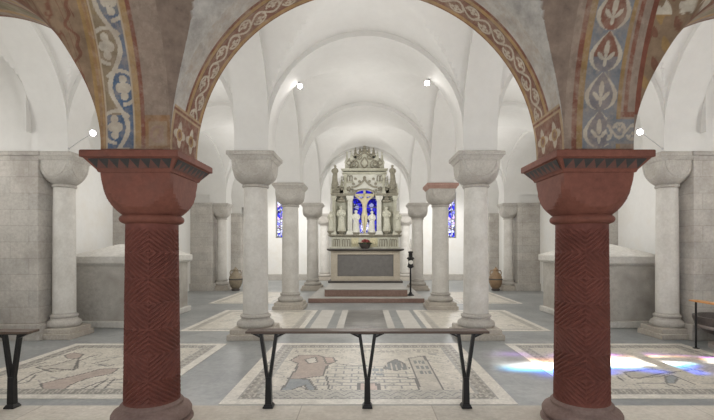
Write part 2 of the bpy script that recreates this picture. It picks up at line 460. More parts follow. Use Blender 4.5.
def draw_center(X, Y):
    x0, x1, y0, y1 = -1.44, 1.47, 4.17, 6.85
    C, e = frame_bands(X, Y, x0, x1, y0, y1, 0.13, 0.20)
    fld = e > 0.33
    def poly(pts, c, out=True):
        k = inpoly(X, Y, pts) & fld; C[k] = c
        if out: C[(dline(X, Y, pts + pts[:1]) < 0.012) & fld] = DARK
    def line(pts, c=DARK, w=0.011): C[(dline(X, Y, pts) < w) & fld] = c
    scribble(C, X, Y, fld, .4)
    # wall of ashlar blocks across the middle and right
    blk = [Z4(470, 262), Z4(560, 205), Z4(700, 205), Z5(200, 200), Z5(330, 300), Z4(740, 335), Z4(470, 335)]
    k = inpoly(X, Y, blk) & fld
    row = np.floor(Y / 0.11); bx = (X / 0.19 + 0.5 * (row % 2)) % 1.0; by = (Y / 0.11) % 1.0
    C[k & ((bx < 0.09) | (by < 0.14))] = GREY * 0.8 + CREAM * 0.2
    # rider and horse
    poly([Z4(358, 182), Z4(400, 158), Z4(480, 158), Z4(566, 182), Z4(524, 204), Z4(505, 250), Z4(402, 264), Z4(350, 264), Z4(380, 228), Z4(395, 196)], BROWN)
    poly([Z4(355, 264), Z4(440, 266), Z4(474, 312), Z4(440, 334), Z4(424, 292), Z4(372, 310), Z4(332, 342), Z4(314, 322)], BLUEG)
    poly([Z4(424, 178), Z4(470, 166), Z4(480, 190), Z4(440, 196)], PALE)
    poly([Z4(506, 168), Z4(550, 168), Z4(560, 190), Z4(520, 196)], PINK)
    line([Z4(520, 250), Z4(535, 330)]); line([Z4(560, 196), Z4(640, 206), Z4(700, 204)]); line([Z4(400, 300), Z4(432, 312), Z4(412, 322)])
    # tower and domed houses
    poly([Z5(205, 162), Z5(268, 152), Z5(354, 296), Z5(256, 308)], CREAM2)
    for i in range(3):
        for j in range(3):
            bx0, by0 = 222 + i * 18 + j * 14, 172 + j * 22
            poly([Z5(bx0, by0), Z5(bx0 + 11, by0 - 1), Z5(bx0 + 17, by0 + 12), Z5(bx0 + 5, by0 + 13)], GREY, False)
    poly([Z5(100, 206), Z5(116, 182), Z5(150, 166), Z5(184, 184), Z5(208, 206), Z5(150, 214)], GREY)
    for i in range(5):
        line([Z5(112 + i * 22, 212), Z5(100 + i * 22 + 8, 182)], CREAM2, 0.009)
    for i in range(3):
        for j in range(2):
            poly([Z5(52 + i * 16, 206 + j * 18), Z5(62 + i * 16, 206 + j * 18), Z5(62 + i * 16, 216 + j * 18), Z5(52 + i * 16, 216 + j * 18)], BLUEG, False)
    poly([Z5(-5, 268), Z5(70, 268), Z5(78, 310), Z5(-5, 312)], PINK)
    line([Z5(80, 270), Z5(88, 318)]); line([Z5(30, 240), Z5(140, 240), Z5(250, 250)])
    # worn row of small dark signs along the upper edge
    yb, yt = fl(0, 353)[1], fl(0, 349.5)[1]
    g = (Y > yb) & (Y < yt) & (X > -1.05) & (X < 1.08)
    sx = np.floor(X / 0.027).astype(int); sy = np.floor((Y - yb) / 0.045).astype(int)
    hsh = np.modf(np.abs(np.sin(sx * 12.9898 + sy * 3.1 + 0.7) * 43758.5453))[0]
    C[g & (hsh > 0.6) & (sx % 5 != 0)] = DARK * .5 + CREAM * .5
    # lower border of the field
    k = (Y > y0 + 0.17) & (Y < y0 + 0.42) & (np.abs(X) < 1.1)
    C[k] = GREY * 0.35 + CREAM * 0.65
    k2 = k & (np.abs(((X / 0.16) % 1) - 0.5) * 2 - ((Y - y0) / 0.12) % 1 < 0.08) & (np.abs(((X / 0.16) % 1) - 0.5) * 2 - ((Y - y0) / 0.12) % 1 > -0.08)
    C[k2] = GREY
    return C
mosaic('floor_mosaic', -1.44, 1.47, 4.17, 6.85, draw_center,
       'large central floor mosaic with rider and towered buildings beyond the middle rail')

def draw_left(X, Y):
    C, e = frame_bands(X, Y, -4.6, -2.2, 4.33, 6.82, 0.12, 0.17)
    fld = e > 0.29
    def poly(pts, c, out=True):
        k = inpoly(X, Y, pts) & fld; C[k] = c
        if out: C[(dline(X, Y, pts + pts[:1]) < 0.011) & fld] = DARK
    def line(pts, c=DARK, w=0.012): C[(dline(X, Y, pts) < w) & fld] = c
    scribble(C, X, Y, fld, 1.7)
    poly([Z6(170, 270), Z6(250, 250), Z6(330, 232), Z6(420, 208), Z6(500, 204), Z6(470, 226), Z6(370, 246), Z6(300, 272), Z6(262, 300), Z6(180, 292)], BROWN)
    poly([Z6(270, 150), Z6(310, 138), Z6(350, 146), Z6(330, 164), Z6(285, 164)], BROWN)
    poly([Z6(150, 200), Z6(230, 190), Z6(330, 160), Z6(325, 205), Z6(220, 220)], CREAM2)
    line([Z6(60, 270), Z6(140, 228), Z6(215, 205), Z6(300, 212)]); line([Z6(310, 212), Z6(325, 175), Z6(390, 152), Z6(410, 148)])
    line([Z6(330, 296), Z6(420, 262), Z6(510, 250)]); line([Z6(390, 290), Z6(450, 250)]); line([Z6(430, 296), Z6(480, 250)]); line([Z6(390, 185), Z6(460, 168)])
    line([Z6(415, 186), Z6(450, 196), Z6(480, 190)]); line([Z6(75, 270), Z6(120, 262), Z6(150, 232)]); line([Z6(100, 205), Z6(190, 180)])
    C[(Y < 4.62) & (Y > 4.33)] *= 0.93
    return C
mosaic('floor_mosaic', -4.6, -2.2, 4.33, 6.82, draw_left,
       'floor mosaic with a brown beast, behind the dark rail cut off by the picture')

def Zr(x, y): return fl(474 + x / 2.8, 270 + y / 2.8)
def draw_right(X, Y):
    C, e = frame_bands(X, Y, 2.2, 5.0, 4.33, 6.82, 0.12, 0.17)
    fld = e > 0.29
    def poly(pts, c, out=True):
        k = inpoly(X, Y, pts) & fld; C[k] = c
        if out: C[(dline(X, Y, pts + pts[:1]) < 0.011) & fld] = DARK
    def line(pts, c=DARK, w=0.012): C[(dline(X, Y, pts) < w) & fld] = c
    scribble(C, X, Y, fld, 1.7)
    poly([Zr(535, 300), Zr(555, 295), Zr(570, 302), Zr(562, 318), Zr(540, 318)], BLUEG)
    poly([Zr(420, 288), Zr(500, 278), Zr(560, 288), Zr(520, 300), Zr(440, 304)], CREAM2)
    line([Zr(455, 318), Zr(530, 318), Zr(590, 335)]); line([Zr(460, 305), Zr(530, 290), Zr(600, 282)]); line([Zr(565, 300), Zr(620, 322)])
    line([Zr(400, 300), Zr(420, 312), Zr(405, 305)]); line([Zr(530, 262), Zr(640, 285)])
    return C
mosaic('floor_mosaic', 2.2, 5.0, 4.33, 6.82, draw_right,
       'floor mosaic with faint lines right of the right red column, crossed by coloured light')

def draw_far(x0, x1, y0, y1, seed):
    def draw(X, Y):
        C, e = frame_bands(X, Y, x0, x1, y0, y1, 0.10, 0.13)
        C[(e > 0.10) & (e < 0.23)] = C[(e > 0.10) & (e < 0.23)] * 0.6 + CREAM * 0.4
        r = random.Random(seed)
        for _ in range(9):
            x, y = r.uniform(x0 + .3, x1 - .3), r.uniform(y0 + .3, y1 - .3); pts = [(x, y)]
            for _ in range(5):
                x += r.uniform(-.25, .25); y += r.uniform(-.25, .25); pts.append((x, y))
            C[(dline(X, Y, pts) < 0.014) & (e > .3)] = GREY * 0.6 + CREAM * 0.4
            if r.random() < .5: C[inpoly(X, Y, pts) & (e > .3)] = PINK * 0.5 + CREAM * 0.5
        return C
    return draw
for (x0, x1, y0, y1, sd, lab) in (
        (-3.4, -1.16, 7.85, 10.5, 1, 'pale floor mosaic around the second left column, between it and the left tomb'),
        (1.16, 3.4, 7.85, 10.5, 2, 'pale floor mosaic around the second right column, between it and the right tomb'),
        (-4.3, -2.4, 11.75, 14.9, 3, 'far pale floor mosaic in the left aisle in front of the pale clay jar'),
        (2.4, 4.3, 11.75, 14.9, 4, 'far pale floor mosaic in the right aisle in front of the brown jar')):
    mosaic('floor_mosaic', x0, x1, y0, y1, draw_far(x0, x1, y0, y1, sd), lab, 0.035, 0.004)

# ------------------------------------------------------------------ columns
def cushion(mb, w, r0, zt, h, n=64, k=14, mi=0):
    Rm = 1.40 * w; kk = math.sqrt(max(0.05, 1 - (r0 / Rm) ** 2)); loops = []
    for j in range(k, -1, -1):
        t = math.sin(0.5 * PI * j / k); R = Rm * math.sqrt(max(0, 1 - (kk * t) ** 2))
        loops.append([(min(w / max(abs(math.cos(a)), abs(math.sin(a))), R) * math.cos(a), min(w / max(abs(math.cos(a)), abs(math.sin(a))), R) * math.sin(a), zt - h * t) for a in (2 * PI * i / n for i in range(n))])
    return mb.loft(loops, True, mi)

def torus_prof(r, z0, z1, n=6):
    """convex roll between two heights reaching out to r"""
    b = (z1 - z0) / 2
    return [(r - b + b * math.sin(PI * (i + .5) / n) , z0 + b - b * math.cos(PI * (i + .5) / n)) for i in range(n)]

def shields(w, zt, rx, rz):
    """thin half-round line carved on each face of a cushion capital"""
    mb = MB()
    for q in range(4):
        c, s_ = math.cos(q * PI / 2), math.sin(q * PI / 2); pts = []
        for i in range(25):
            t = PI + PI * i / 24; x, y, z = rx * math.cos(t), -w + .002, zt + rz * math.sin(t)
            pts.append((c * x - s_ * y, s_ * x + c * y, z))
        mb.tube(pts, .010, 6)
    return mb

# -- red columns
def herringbone():
    nt, z0, z1 = 300, 0.17, 1.745
    nz = 350
    th = np.linspace(0, 2 * PI, nt, endpoint=False); z = np.linspace(z0, z1, nz)
    T, Zz = np.meshgrid(th, z, indexing='xy')
    r = 0.231 - 0.018 * (Zz - z0) / (z1 - z0)
    sec = np.floor(T / (2 * PI) * 5).astype(int); band = np.floor((Zz - z0 - 0.02) / 0.215).astype(int)
    sgn = np.where((sec + band) % 2 == 0, 1.0, -1.0)
    ph = (T * 0.222 * sgn * 0.95 + Zz * 1.30) / 0.052
    gr = 0.5 + 0.5 * np.cos(2 * PI * ph)
    amp = np.clip((z1 - 0.05 - Zz) / 0.04, 0, 1) * np.clip((Zz - z0 - 0.02) / 0.03, 0, 1)
    bb = ((Zz - z0 - 0.02) / 0.215) % 1.0
    amp = amp * np.clip(np.minimum(bb, 1 - bb) / 0.05, 0.1, 1)
    ss = (T / (2 * PI) * 5) % 1.0
    amp = amp * np.clip(np.minimum(ss, 1 - ss) / 0.03, 0.1, 1)
    amp = amp * np.where((sec == 2) & (band >= 6), 0.15, 1.0)
    r = r - 0.016 * amp * gr ** 1.5
    mb = MB()
    mb.loft([[(r[j, i] * math.cos(th[i]), r[j, i] * math.sin(th[i]), z[j]) for i in range(nt)] for j in range(nz)])
    return mb.data('red_shaft', M['red_stone'], 60)
red_shaft = herringbone()

def zigzag(parent):
    """row of black and white triangles along the slope under the upper edge of the slab"""
    mb = MB(); h0, h1, z0, z1 = 0.313, 0.370, 2.168, 2.238
    for q in range(4):
        c, s = math.cos(q * PI / 2), math.sin(q * PI / 2)
        def pt(t, k, o=0.004):
            h = h0 + (h1 - h0) * k; z = z0 + (z1 - z0) * k
            x, y = t, -h - o
            return (c * x - s * y, s * x + c * y, z - o)
        n = 8
        for i in range(n):
            a = -0.335 + 0.67 * i / n; b = -0.335 + 0.67 * (i + 1) / n; m_ = (a + b) / 2
            mb.add([pt(a, 1), pt(b, 1), pt(m_, 0.05), pt(a, 1, -.004), pt(b, 1, -.004), pt(m_, .05, -.004)], [(0, 2, 1), (0, 3, 5, 2), (1, 2, 5, 4), (0, 1, 4, 3)], 0)
            if i < n - 1:
                m2 = b + (b - a) / 2
                mb.add([pt(m_, 0.05), pt(m2, .05), pt(b, 1), pt(m_, 0.05, -.004), pt(m2, .05, -.004), pt(b, 1, -.004)], [(0, 1, 2), (0, 3, 4, 1), (1, 4, 5, 2), (0, 2, 5, 3)], 1)
    return mb.build('zigzag_frieze', [M['dark_tri'], M['light_tri']], parent, 0)

def red_column(x, rz, label):
    t = empty('column', (x, ROWS[0], 0), rz); tag(t, label, 'column', 'red sandstone columns', 'thing')
    mb = MB(); mb.lathe([(0.34, 0), (0.34, 0.012), (0.33, 0.02)], 48); mb.build('plinth', M['red_base'], t, 50)
    mb = MB()
    prof = [(0.28, 0.015)] + torus_prof(0.328, 0.02, 0.125) + [(0.262, 0.13), (0.25, 0.142)] + torus_prof(0.258, 0.145, 0.170, 4) + [(0.236, 0.175), (0.228, 0.19)]
    mb.lathe(prof, 48); mb.build('base', M['red_base'], t, 50)
    link('shaft', red_shaft, t)
    mb = MB(); mb.lathe([(0.210, 1.725)] + torus_prof(0.262, 1.735, 1.803) + [(0.225, 1.815)], 48); mb.build('neck_ring', M['red_cap'], t, 60)
    mb = MB(); cushion(mb, 0.290, 0.235, 2.160, 0.355); mb.build('capital', M['red_cap'], t, 14)
    mb = MB(); mb.square([(0.300, 2.140), (0.308, 2.160), (0.375, 2.243), (0.394, 2.248), (0.394, 2.298), (0.388, Z1)])
    a = mb.build('abacus', M['red_cap'], t, 30, bevel=0.004)
    zigzag(a)
    return t
red_column(-HX, 0, 'dark red sandstone column with herringbone shaft, left one, below the blue painted scroll')
red_column(HX, PI, 'dark red sandstone column with herringbone shaft, right one, below the painted heart leaves')

# -- pale columns
def pale_parts():
    P = {}
    mb = MB(); mb.square([(0.385, 0), (0.385, 0.08), (0.375, 0.09)]); mb.square([(0.345, 0.085), (0.345, 0.165), (0.335, 0.175)])
    P['plinth'] = mb.data('pale_plinth', M['plinth_stone'], 0)
    mb = MB(); mb.lathe([(0.27, 0.17)] + torus_prof(0.315, 0.17, 0.29) + [(0.25, 0.30), (0.235, 0.33)] + torus_prof(0.258, 0.335, 0.385, 5) + [(0.22, 0.39), (0.210, 0.42)], 40)
    P['base'] = mb.data('pale_base', M['white_stone_cap'], 50)
    mb = MB(); mb.lathe([(0.212, 0.40), (0.210, 1.2), (0.205, 2.0), (0.198, 2.56), (0.198, 2.60)], 48)
    P['shaft'] = mb.data('pale_shaft', M['white_stone'], 60)
    mb = MB(); mb.lathe([(0.197, 2.545)] + torus_prof(0.228, 2.55, 2.60, 5) + [(0.20, 2.61)], 40)
    P['neck_ring'] = mb.data('pale_neck', M['white_stone_cap'], 60)
    mb = MB(); cushion(mb, 0.325, 0.208, 3.0, 0.395)
    P['capital'] = mb.data('pale_capital', M['white_stone_cap'], 30)
    mb = MB(); mb.square([(0.34, 2.985), (0.345, 3.0), (0.375, 3.045), (0.392, 3.05), (0.392, 3.11), (0.386, ZA)])
    P['abacus'] = mb.data('pale_abacus', M['white_stone_cap'], 0)
    P['shield_moulding'] = shields(.325, 2.99, .265, .28).data('pale_shields', M['white_stone_cap'], 60)
    return P
PALE_PARTS = pale_parts()
red_ab = PALE_PARTS['abacus'].copy(); red_ab.materials[0] = stone('pinkish_abacus_stone', (0.30, 0.175, 0.14), (0.42, 0.27, 0.22), 4, 0.8, 0.3)

def pale_column(x, y, label, group, cat='column', rz=0, abacus=None, name='column'):
    t = empty(name, (x, y, 0), rz); tag(t, label, cat, group, 'thing')
    if name == 'wall_column': t.scale = (.82, .82, 1)
    for k, me in PALE_PARTS.items():
        o = link(k, abacus if (k == 'abacus' and abacus) else me, cap_ if k == 'shield_moulding' else t, 0)
        if k == 'capital': cap_ = o
        if k in ('plinth', 'abacus', 'base'):
            b = o.modifiers.new('Bevel', 'BEVEL'); b.width = 0.01; b.segments = 2; b.limit_method = 'ANGLE'; b.angle_limit = math.radians(50)
        if k == 'abacus' and abacus: o['label'] = 'reddish slab on top of the pale capital'
    return t
G1 = 'pale freestanding columns'
pale_column(-HX, ROWS[1], 'pale stone column behind the left end of the dark middle rail', G1)
pale_column(HX, ROWS[1], 'pale stone column behind the right end of the dark middle rail', G1, rz=PI / 2)
pale_column(-HX, ROWS[2], 'pale stone column second behind the left red one, left of the altar step', G1, rz=PI)
pale_column(HX, ROWS[2], 'pale stone column with a reddish slab on its capital, right of the candle stand', G1, rz=-PI / 2, abacus=red_ab)
pale_column(-HX, ROWS[3], 'slim looking far column just left of the altar and retable', G1, rz=PI / 2)
pale_column(HX, ROWS[3], 'slim looking far column just right of the retable, behind the candle', G1)
pale_column(-HX, ROWS[4], 'farthest left column, barely visible beside the retable at the back wall', G1)
pale_column(HX, ROWS[4], 'farthest right column, barely visible beside the retable at the back wall', G1, rz=PI)
G2 = 'engaged wall columns'
pale_column(-WX, ROWS[1], 'engaged stone column in front of the grey left pier', G2, 'column', PI / 2, name='wall_column')
pale_column(WX, ROWS[1], 'engaged stone column in front of the right pier, beside the honey coloured rail', G2, 'column', -PI / 2, name='wall_column')
pale_column(-WX, ROWS[2], 'engaged wall column hidden behind the left red column', G2, 'column', 0, name='wall_column')
pale_column(WX, ROWS[2], 'engaged wall column hidden behind the right red column', G2, 'column', PI, name='wall_column')
pale_column(-WX, ROWS[3], 'far engaged wall column just left of the pale clay jar', G2, 'column', 0, name='wall_column')
pale_column(WX, ROWS[3], 'far engaged wall column just right of the brown jar', G2, 'column', PI, name='wall_column')

# ------------------------------------------------------------------ high white vaults
ceiling = tag(empty('ceiling'), kind='structure')
def solid(name, fn, mat=None, parent=ceiling, smooth=35):
    mb = MB(); fn(mb); return mb.build(name, mat or M['plaster'], parent, smooth)

E = 0.07                                      # arches stand this much proud of the webs
def web(xc, a, yc, b, n=56):
    s = np.linspace(0, PI, n + 1)
    X = xc - (a + E) * np.cos(s); Yy = yc - (b + E) * np.cos(s)
    XX, YY = np.meshgrid(X, Yy, indexing='ij')
    H = HV + E
    ZX, ZY = np.meshgrid(np.sin(s), np.sin(s), indexing='ij')
    Zv = ZC + H * np.maximum(ZX, ZY) + 0.05 * ZX * ZY
    o = grid('vault', np.stack([XX, YY, Zv], -1), None, M['plaster'], ceiling)
    o.data.set_sharp_from_angle(angle=math.radians(20))
    return o
AC, AA = (AX0 + AX1) / 2, (AX1 - AX0) / 2
spans = [(ROWS[i] + HB, ROWS[i + 1] - HB) for i in range(4)]
for y0, y1 in spans:
    yc, b = (y0 + y1) / 2, (y1 - y0) / 2
    web(0, HX - HB, yc, b); web(-AC, AA, yc, b); web(AC, AA, yc, b)
    for s in (-1, 1):
        solid('arch', lambda m: m.arch('y', yc, b, ZC, HV, TOP, s * HX - HB, s * HX + HB))
OX0, OX1 = 5.55, 7.8
for i, (y0, y1) in enumerate(spans):
    yc, b = (y0 + y1) / 2, (y1 - y0) / 2
    for s in (-1, 1):
        xo = 5.55 if i == 0 else 6.25
        w0, w1 = sorted((s * AX1, s * xo))
        solid('arch', lambda m: m.arch('y', yc, b, ZC, HV, TOP, w0, w1))
        if i == 0: web(s * (OX0 + OX1) / 2, (OX1 - OX0) / 2, yc, b)
for r in ROWS[1:]:
    solid('arch', lambda m: m.arch('x', 0, HX - HB, ZC, HV, TOP, r - HB, r + HB))
    for s in (-1, 1):
        solid('arch', lambda m: m.arch('x', s * AC, AA, ZC, HV, TOP, r - HB, r + HB))
        solid('springer', lambda m: m.box(s * HX - HB, s * HX + HB, r - HB, r + HB, ZA, TOP), smooth=0)
        x0, x1 = sorted((s * AX1, s * 5.55))
        solid('springer', lambda m: m.box(x0, x1, r - HB, r + HB, ZA, TOP), smooth=0)
for s in (-1, 1):
    solid('arch', lambda m: m.arch('x', s * (OX0 + OX1) / 2, (OX1 - OX0) / 2, ZC, HV - .1, TOP, 7.02, 7.32))
    x0, x1 = sorted((s * HX - HB, s * HX + HB))
solid('roof_slab', lambda m: m.box(-8.1, 8.1, -1.0, 21.2, TOP, TOP + 0.2), smooth=0)

# ------------------------------------------------------------------ walls
def wall(name, fn, mat=None): 
    mb = MB(); fn(mb); return tag(mb.build(name, mat or M['wallplaster'], None, 0), kind='structure')
def hole_wall_x(mb, x0, x1, y0, y1, z0, z1, wy0, wy1, wz0, wz1):
    mb.box(x0, x1, y0, wy0, z0, z1); mb.box(x0, x1, wy1, y1, z0, z1)
    mb.box(x0, x1, wy0, wy1, z0, wz0); mb.box(x0, x1, wy0, wy1, wz1, z1)
WIN = (5.25, 6.15, 2.0, 3.36)
wl = wall('wall_left', lambda m: m.box(-6.5, -6.2, 7.3, 20.9, 0, TOP)); wall('wall_left', lambda m: m.box(-8.1, -7.8, -1, 7.6, 0, TOP))
wr = wall('wall_right', lambda m: m.box(6.2, 6.5, 7.3, 20.9, 0, TOP)); wall('wall_right', lambda m: hole_wall_x(m, 7.8, 8.1, -1, 7.6, 0, TOP, *WIN))
# back wall with three windows
BW = [(-4.28, -3.88, 2.0, 4.2), (-0.62, 0.62, 2.2, 4.35), (3.98, 4.38, 2.0, 4.2)]
def fb(m):
    y0, y1 = 20.6, 20.95
    m.box(-6.5, 6.5, y0, y1, 0, 2.0); m.box(-6.5, 6.5, y0, y1, 4.35, TOP)
    xs = [-6.5]
    for b in BW: xs += [b[0], b[1]]
    xs.append(6.5)
    for i in range(0, len(xs), 2): m.box(xs[i], xs[i + 1], y0, y1, 2.0, 4.35)
    for b in BW:
        if b[2] > 2.0: m.box(b[0], b[1], y0, y1, 2.0, b[2])
        if b[3] < 4.35: m.box(b[0], b[1], y0, y1, b[3], 4.35)
wall('wall_back', fb)
for s in (-1, 1):
    for a, b, c, d in ((4.95, 7.8, 3.525, 4.095), (4.95, 5.25, -1.0, 3.53)):
        x0, x1 = sorted((s * a, s * b)); wall('wall_front', lambda m: m.box(x0, x1, c, d, 0, TOP))
wall('baseboard_back', lambda m: m.box(-6.2, 6.2, 20.25, 20.62, 0, 0.27), M['white_stone_cap'])

# piers on the side walls
def pier(s, y0, y1, x0, x1):
    mb = MB(); a, b = sorted((s * x0, s * x1))
    mb.box(a, b, y0, y1, 0, ZA - 0.06)
    mb.box(a if s < 0 else a - 0.04, b + 0.04 if s < 0 else b, y0 - 0.04, y1 + 0.04, ZA - 0.07, ZA)
    mb.box(a if s < 0 else a - 0.09, b + 0.09 if s < 0 else b, y0 - 0.09, y1 + 0.09, 0, 0.26)
    o = mb.build('pier', M['ashlar'], wl if s < 0 else wr, 0, bevel=0.01)
    mb = MB(); mb.box(a, b, y0 + 0.12, y1 - 0.12, ZA, TOP); mb.build('pier_top', M['plaster'], wl if s < 0 else wr, 0)
for s in (-1, 1):
    pier(s, 7.12, 7.85, 5.43, 7.82)
    pier(s, 10.55, 11.25, 5.43, 6.22)
    pier(s, 15.25, 15.95, 5.43, 6.22)
    pier(s, 19.9, 20.62, 5.75, 6.22)

# windows
def back_window(name, b):
    x0, x1, z0, z1 = b
    w = empty(name, ((x0 + x1) / 2, 20.78, z0)); tag(w, kind='structure')
    hw, h = (x1 - x0) / 2, z1 - z0
    mb = MB()
    mb.box(-hw, -hw + .05, -.03, .03, 0, h); mb.box(hw - .05, hw, -.03, .03, 0, h); mb.box(-hw, hw, -.03, .03, 0, .05); mb.box(-hw, hw, -.03, .03, h - .05, h)
    mb.box(-.012, .012, -.02, .02, 0, h)
    for k in range(1, 5): mb.box(-hw, hw, -.02, .02, h * k / 5 - .012, h * k / 5 + .012)
    mb.build('window_frame', M['window_frame'], w, 0)
    mb = MB(); mb.box(-hw + .03, hw - .03, -.006, .006, .03, h - .03); mb.build('window_glass', M['blue_glass' if hw > .4 else 'pale_glass'], w, 0)
for i, b in enumerate(BW): back_window('window_%d' % (i + 1), b)
w = tag(empty('window_4', (7.95, (WIN[0] + WIN[1]) / 2, WIN[2])), kind='structure')
hw, h = (WIN[1] - WIN[0]) / 2, WIN[3] - WIN[2]
mb = MB()
mb.box(-.03, .03, -hw, -hw + .04, 0, h); mb.box(-.03, .03, hw - .04, hw, 0, h); mb.box(-.03, .03, -hw, hw, 0, .04); mb.box(-.03, .03, -hw, hw, h - .04, h)
mb.build('window_frame', M['window_frame'], w, 0)
mb = MB(); mb.box(-.006, .006, -hw + .03, hw - .03, .03, h - .03); mb.build('window_glass', M['side_glass'], w, 0)

# ------------------------------------------------------------------ painted front arches and webs
PL_LIGHT = np.array(S(180, 175, 168)); PL_BROWN = np.array(S(138, 120, 107)); OCHRE = np.array(S(158, 128, 88)); REDB = np.array(S(120, 76, 62))
CR = np.array(S(186, 175, 158)); BLUE = np.array(S(76, 96, 120)); SOFTBLUE = np.array(S(124, 127, 132)); OLIVE = np.array(S(126, 116, 92)); BROWNW = np.array(S(142, 119, 97))
Y1A, Y1B = ROWS[0] - HB, ROWS[0] + HB
C1, R1 = 2.345, HX - HB              # middle arch
C1S, R1S = 2.345, AA                 # side arches
CT, RT = 2.41, 2.10                  # arches running towards the nave stair

def smooth01(t): t = np.clip(t, 0, 1); return t * t * (3 - 2 * t)

def vine(u, v, per, amp, w):
    """mask of a waving stem with three-lobed leaves in its bends; u along, v across (centre 0)"""
    stem = np.abs(v - amp * np.sin(2 * PI * u / per)) < w
    m = stem.copy()
    half = per / 2
    k = np.floor(u / half); uu = u - (k + .5) * half; sg = np.where(k % 2 == 0, 1.0, -1.0)
    # leaf lies opposite the bend, three lobes
    for du, dv, rr in ((0, -0.35, .26), (-.42, -.75, .21), (.42, -.75, .21), (0, -1.1, .24)):
        m |= np.hypot(uu - du * half * .5, v - sg * amp * dv) < rr * half * .5
    yy = (v - sg * amp * -.45) * sg
    ring = (np.abs(np.hypot(uu, yy) - half * .42) < w * .7) & (np.arctan2(yy, uu) < .9)
    return m | ring

def heart(u, v, per, half):
    """chain of spade-like leaves: returns (outline, inside, lily)"""
    t = (u / per) % 1.0
    p = t - .40
    width = half * np.where(p < 0, np.sqrt(np.clip(1 - (p / .40) ** 2, 0, 1)), np.clip(1 - (p / .60) ** 1.5, 0, 1))
    d = np.abs(v) / np.maximum(width, 1e-4)
    ins = d < 0.76; outl = (d >= 0.76) & (d < 1.04)
    y = p * per
    def ell(cx, cy, a, b, ang):
        x0, y0 = v - cx, y - cy
        return ((x0 * math.cos(ang) + y0 * math.sin(ang)) / a) ** 2 + ((-x0 * math.sin(ang) + y0 * math.cos(ang)) / b) ** 2 < 1
    lily = ell(0, .045, .020, .062, 0) | ell(.042, -.004, .016, .040, -.75) | ell(-.042, -.004, .016, .040, .75) | ell(0, -.055, .013, .034, 0) | ((np.abs(y + .028) < .009) & (np.abs(v) < .034))
    return outl, ins, lily & ins

def prof(u, r, c):
    st = c - Z1
    ph = np.clip((u - st) / r, 0, PI)
    d = np.where(u < st, 0, r - r * np.cos(ph)); z = np.where(u < st, Z1 + u, c + r * np.sin(ph))
    over = np.maximum(0, u - st - PI * r)
    return d, z - over

# middle arch
def col_mid(U, V, L):
    C = np.empty(U.shape + (3,)); C[:] = PL_LIGHT
    C[(V > .20) & (V < .235)] = REDB
    C[(V >= .235) & (V < .285)] = OCHRE
    b = (V >= .285) & (V < .505)
    C[b] = REDB * .75 + PL_BROWN * .25
    C[(V >= .285) & (V < .295)] = REDB * .4
    C[b & vine(U, V - .395, .32, .056, .015)] = CR
    C[V >= .505] = OCHRE; C[(V >= .55)] = REDB * .8 + OCHRE * .2
    s = np.minimum(U, L - U)
    k = s < .40
    C[k] = OCHRE * .7 + CR * .3
    k = (s > .03) & (s < .34) & (V > .04) & (V < .53)
    C[k] = REDB * .8 + PL_BROWN * .2
    for vc in (.165, .405):
        rr = np.hypot(s - .185, V - vc)
        a = np.arctan2(s - .185, V - vc)
        C[k & (rr < .085 + .028 * np.cos(4 * a)) & (rr > .030)] = CR
        C[k & (np.abs(rr - .04) < .012)] = OCHRE
    C[(s > .36) & (s < .385)] = REDB
    return C
def arch_surface(name, xc, r, c, colfn, parent, nu=520, nv=84):
    L = 2 * (c - Z1) + PI * r
    u = np.linspace(0, L, nu); v = np.linspace(0, 2 * HB, nv)
    U, V = np.meshgrid(u, v, indexing='ij')
    d, z = prof(U, r, c)
    P = np.stack([xc - r + d, Y1A + V, z], -1)
    return grid(name, P, colfn(U, V, L), M['fresco'], parent)

solid('spandrel', lambda m: m.arch('x', 0, R1 + .10, C1, R1 + .10, TOP, Y1A + .03, Y1B))
pa = tag(MB().ring_arch('x', 0, R1 + .004, C1, R1 + .004, .08, Y1A + .006, Y1B).build('painted_arch', M['plaster']),
         'wide middle arch with a painted red and cream scroll band, spanning the two red columns', 'arch', 'painted front arches')
arch_surface('painted_soffit', 0, R1, C1, col_mid, pa)
def col_side(U, V, L):
    C = np.empty(U.shape + (3,)); C[:] = PL_BROWN
    C[(V > .10) & (V < .15)] = OCHRE; C[(V > .2) & (V < .23)] = REDB; C[(V > .23) & (V < .40)] = OLIVE; C[(V > .42) & (V < .47)] = OCHRE
    C[V > .53] = REDB * .8
    return C
for s, lab in ((-1, 'left side arch with striped painted soffit, left of the left red column'), (1, 'right side arch with striped painted soffit, right of the right red column')):
    solid('spandrel', lambda m: m.arch('x', s * AC, R1S + .10, C1S, R1S + .10, TOP, Y1A + .03, Y1B))
    sa = tag(MB().ring_arch('x', s * AC, R1S + .004, C1S, R1S + .004, .08, Y1A + .006, Y1B).build('painted_arch', M['plaster']), lab, 'arch', 'painted front arches')
    arch_surface('painted_soffit', s * AC, R1S, C1S, col_side, sa, 260, 40)

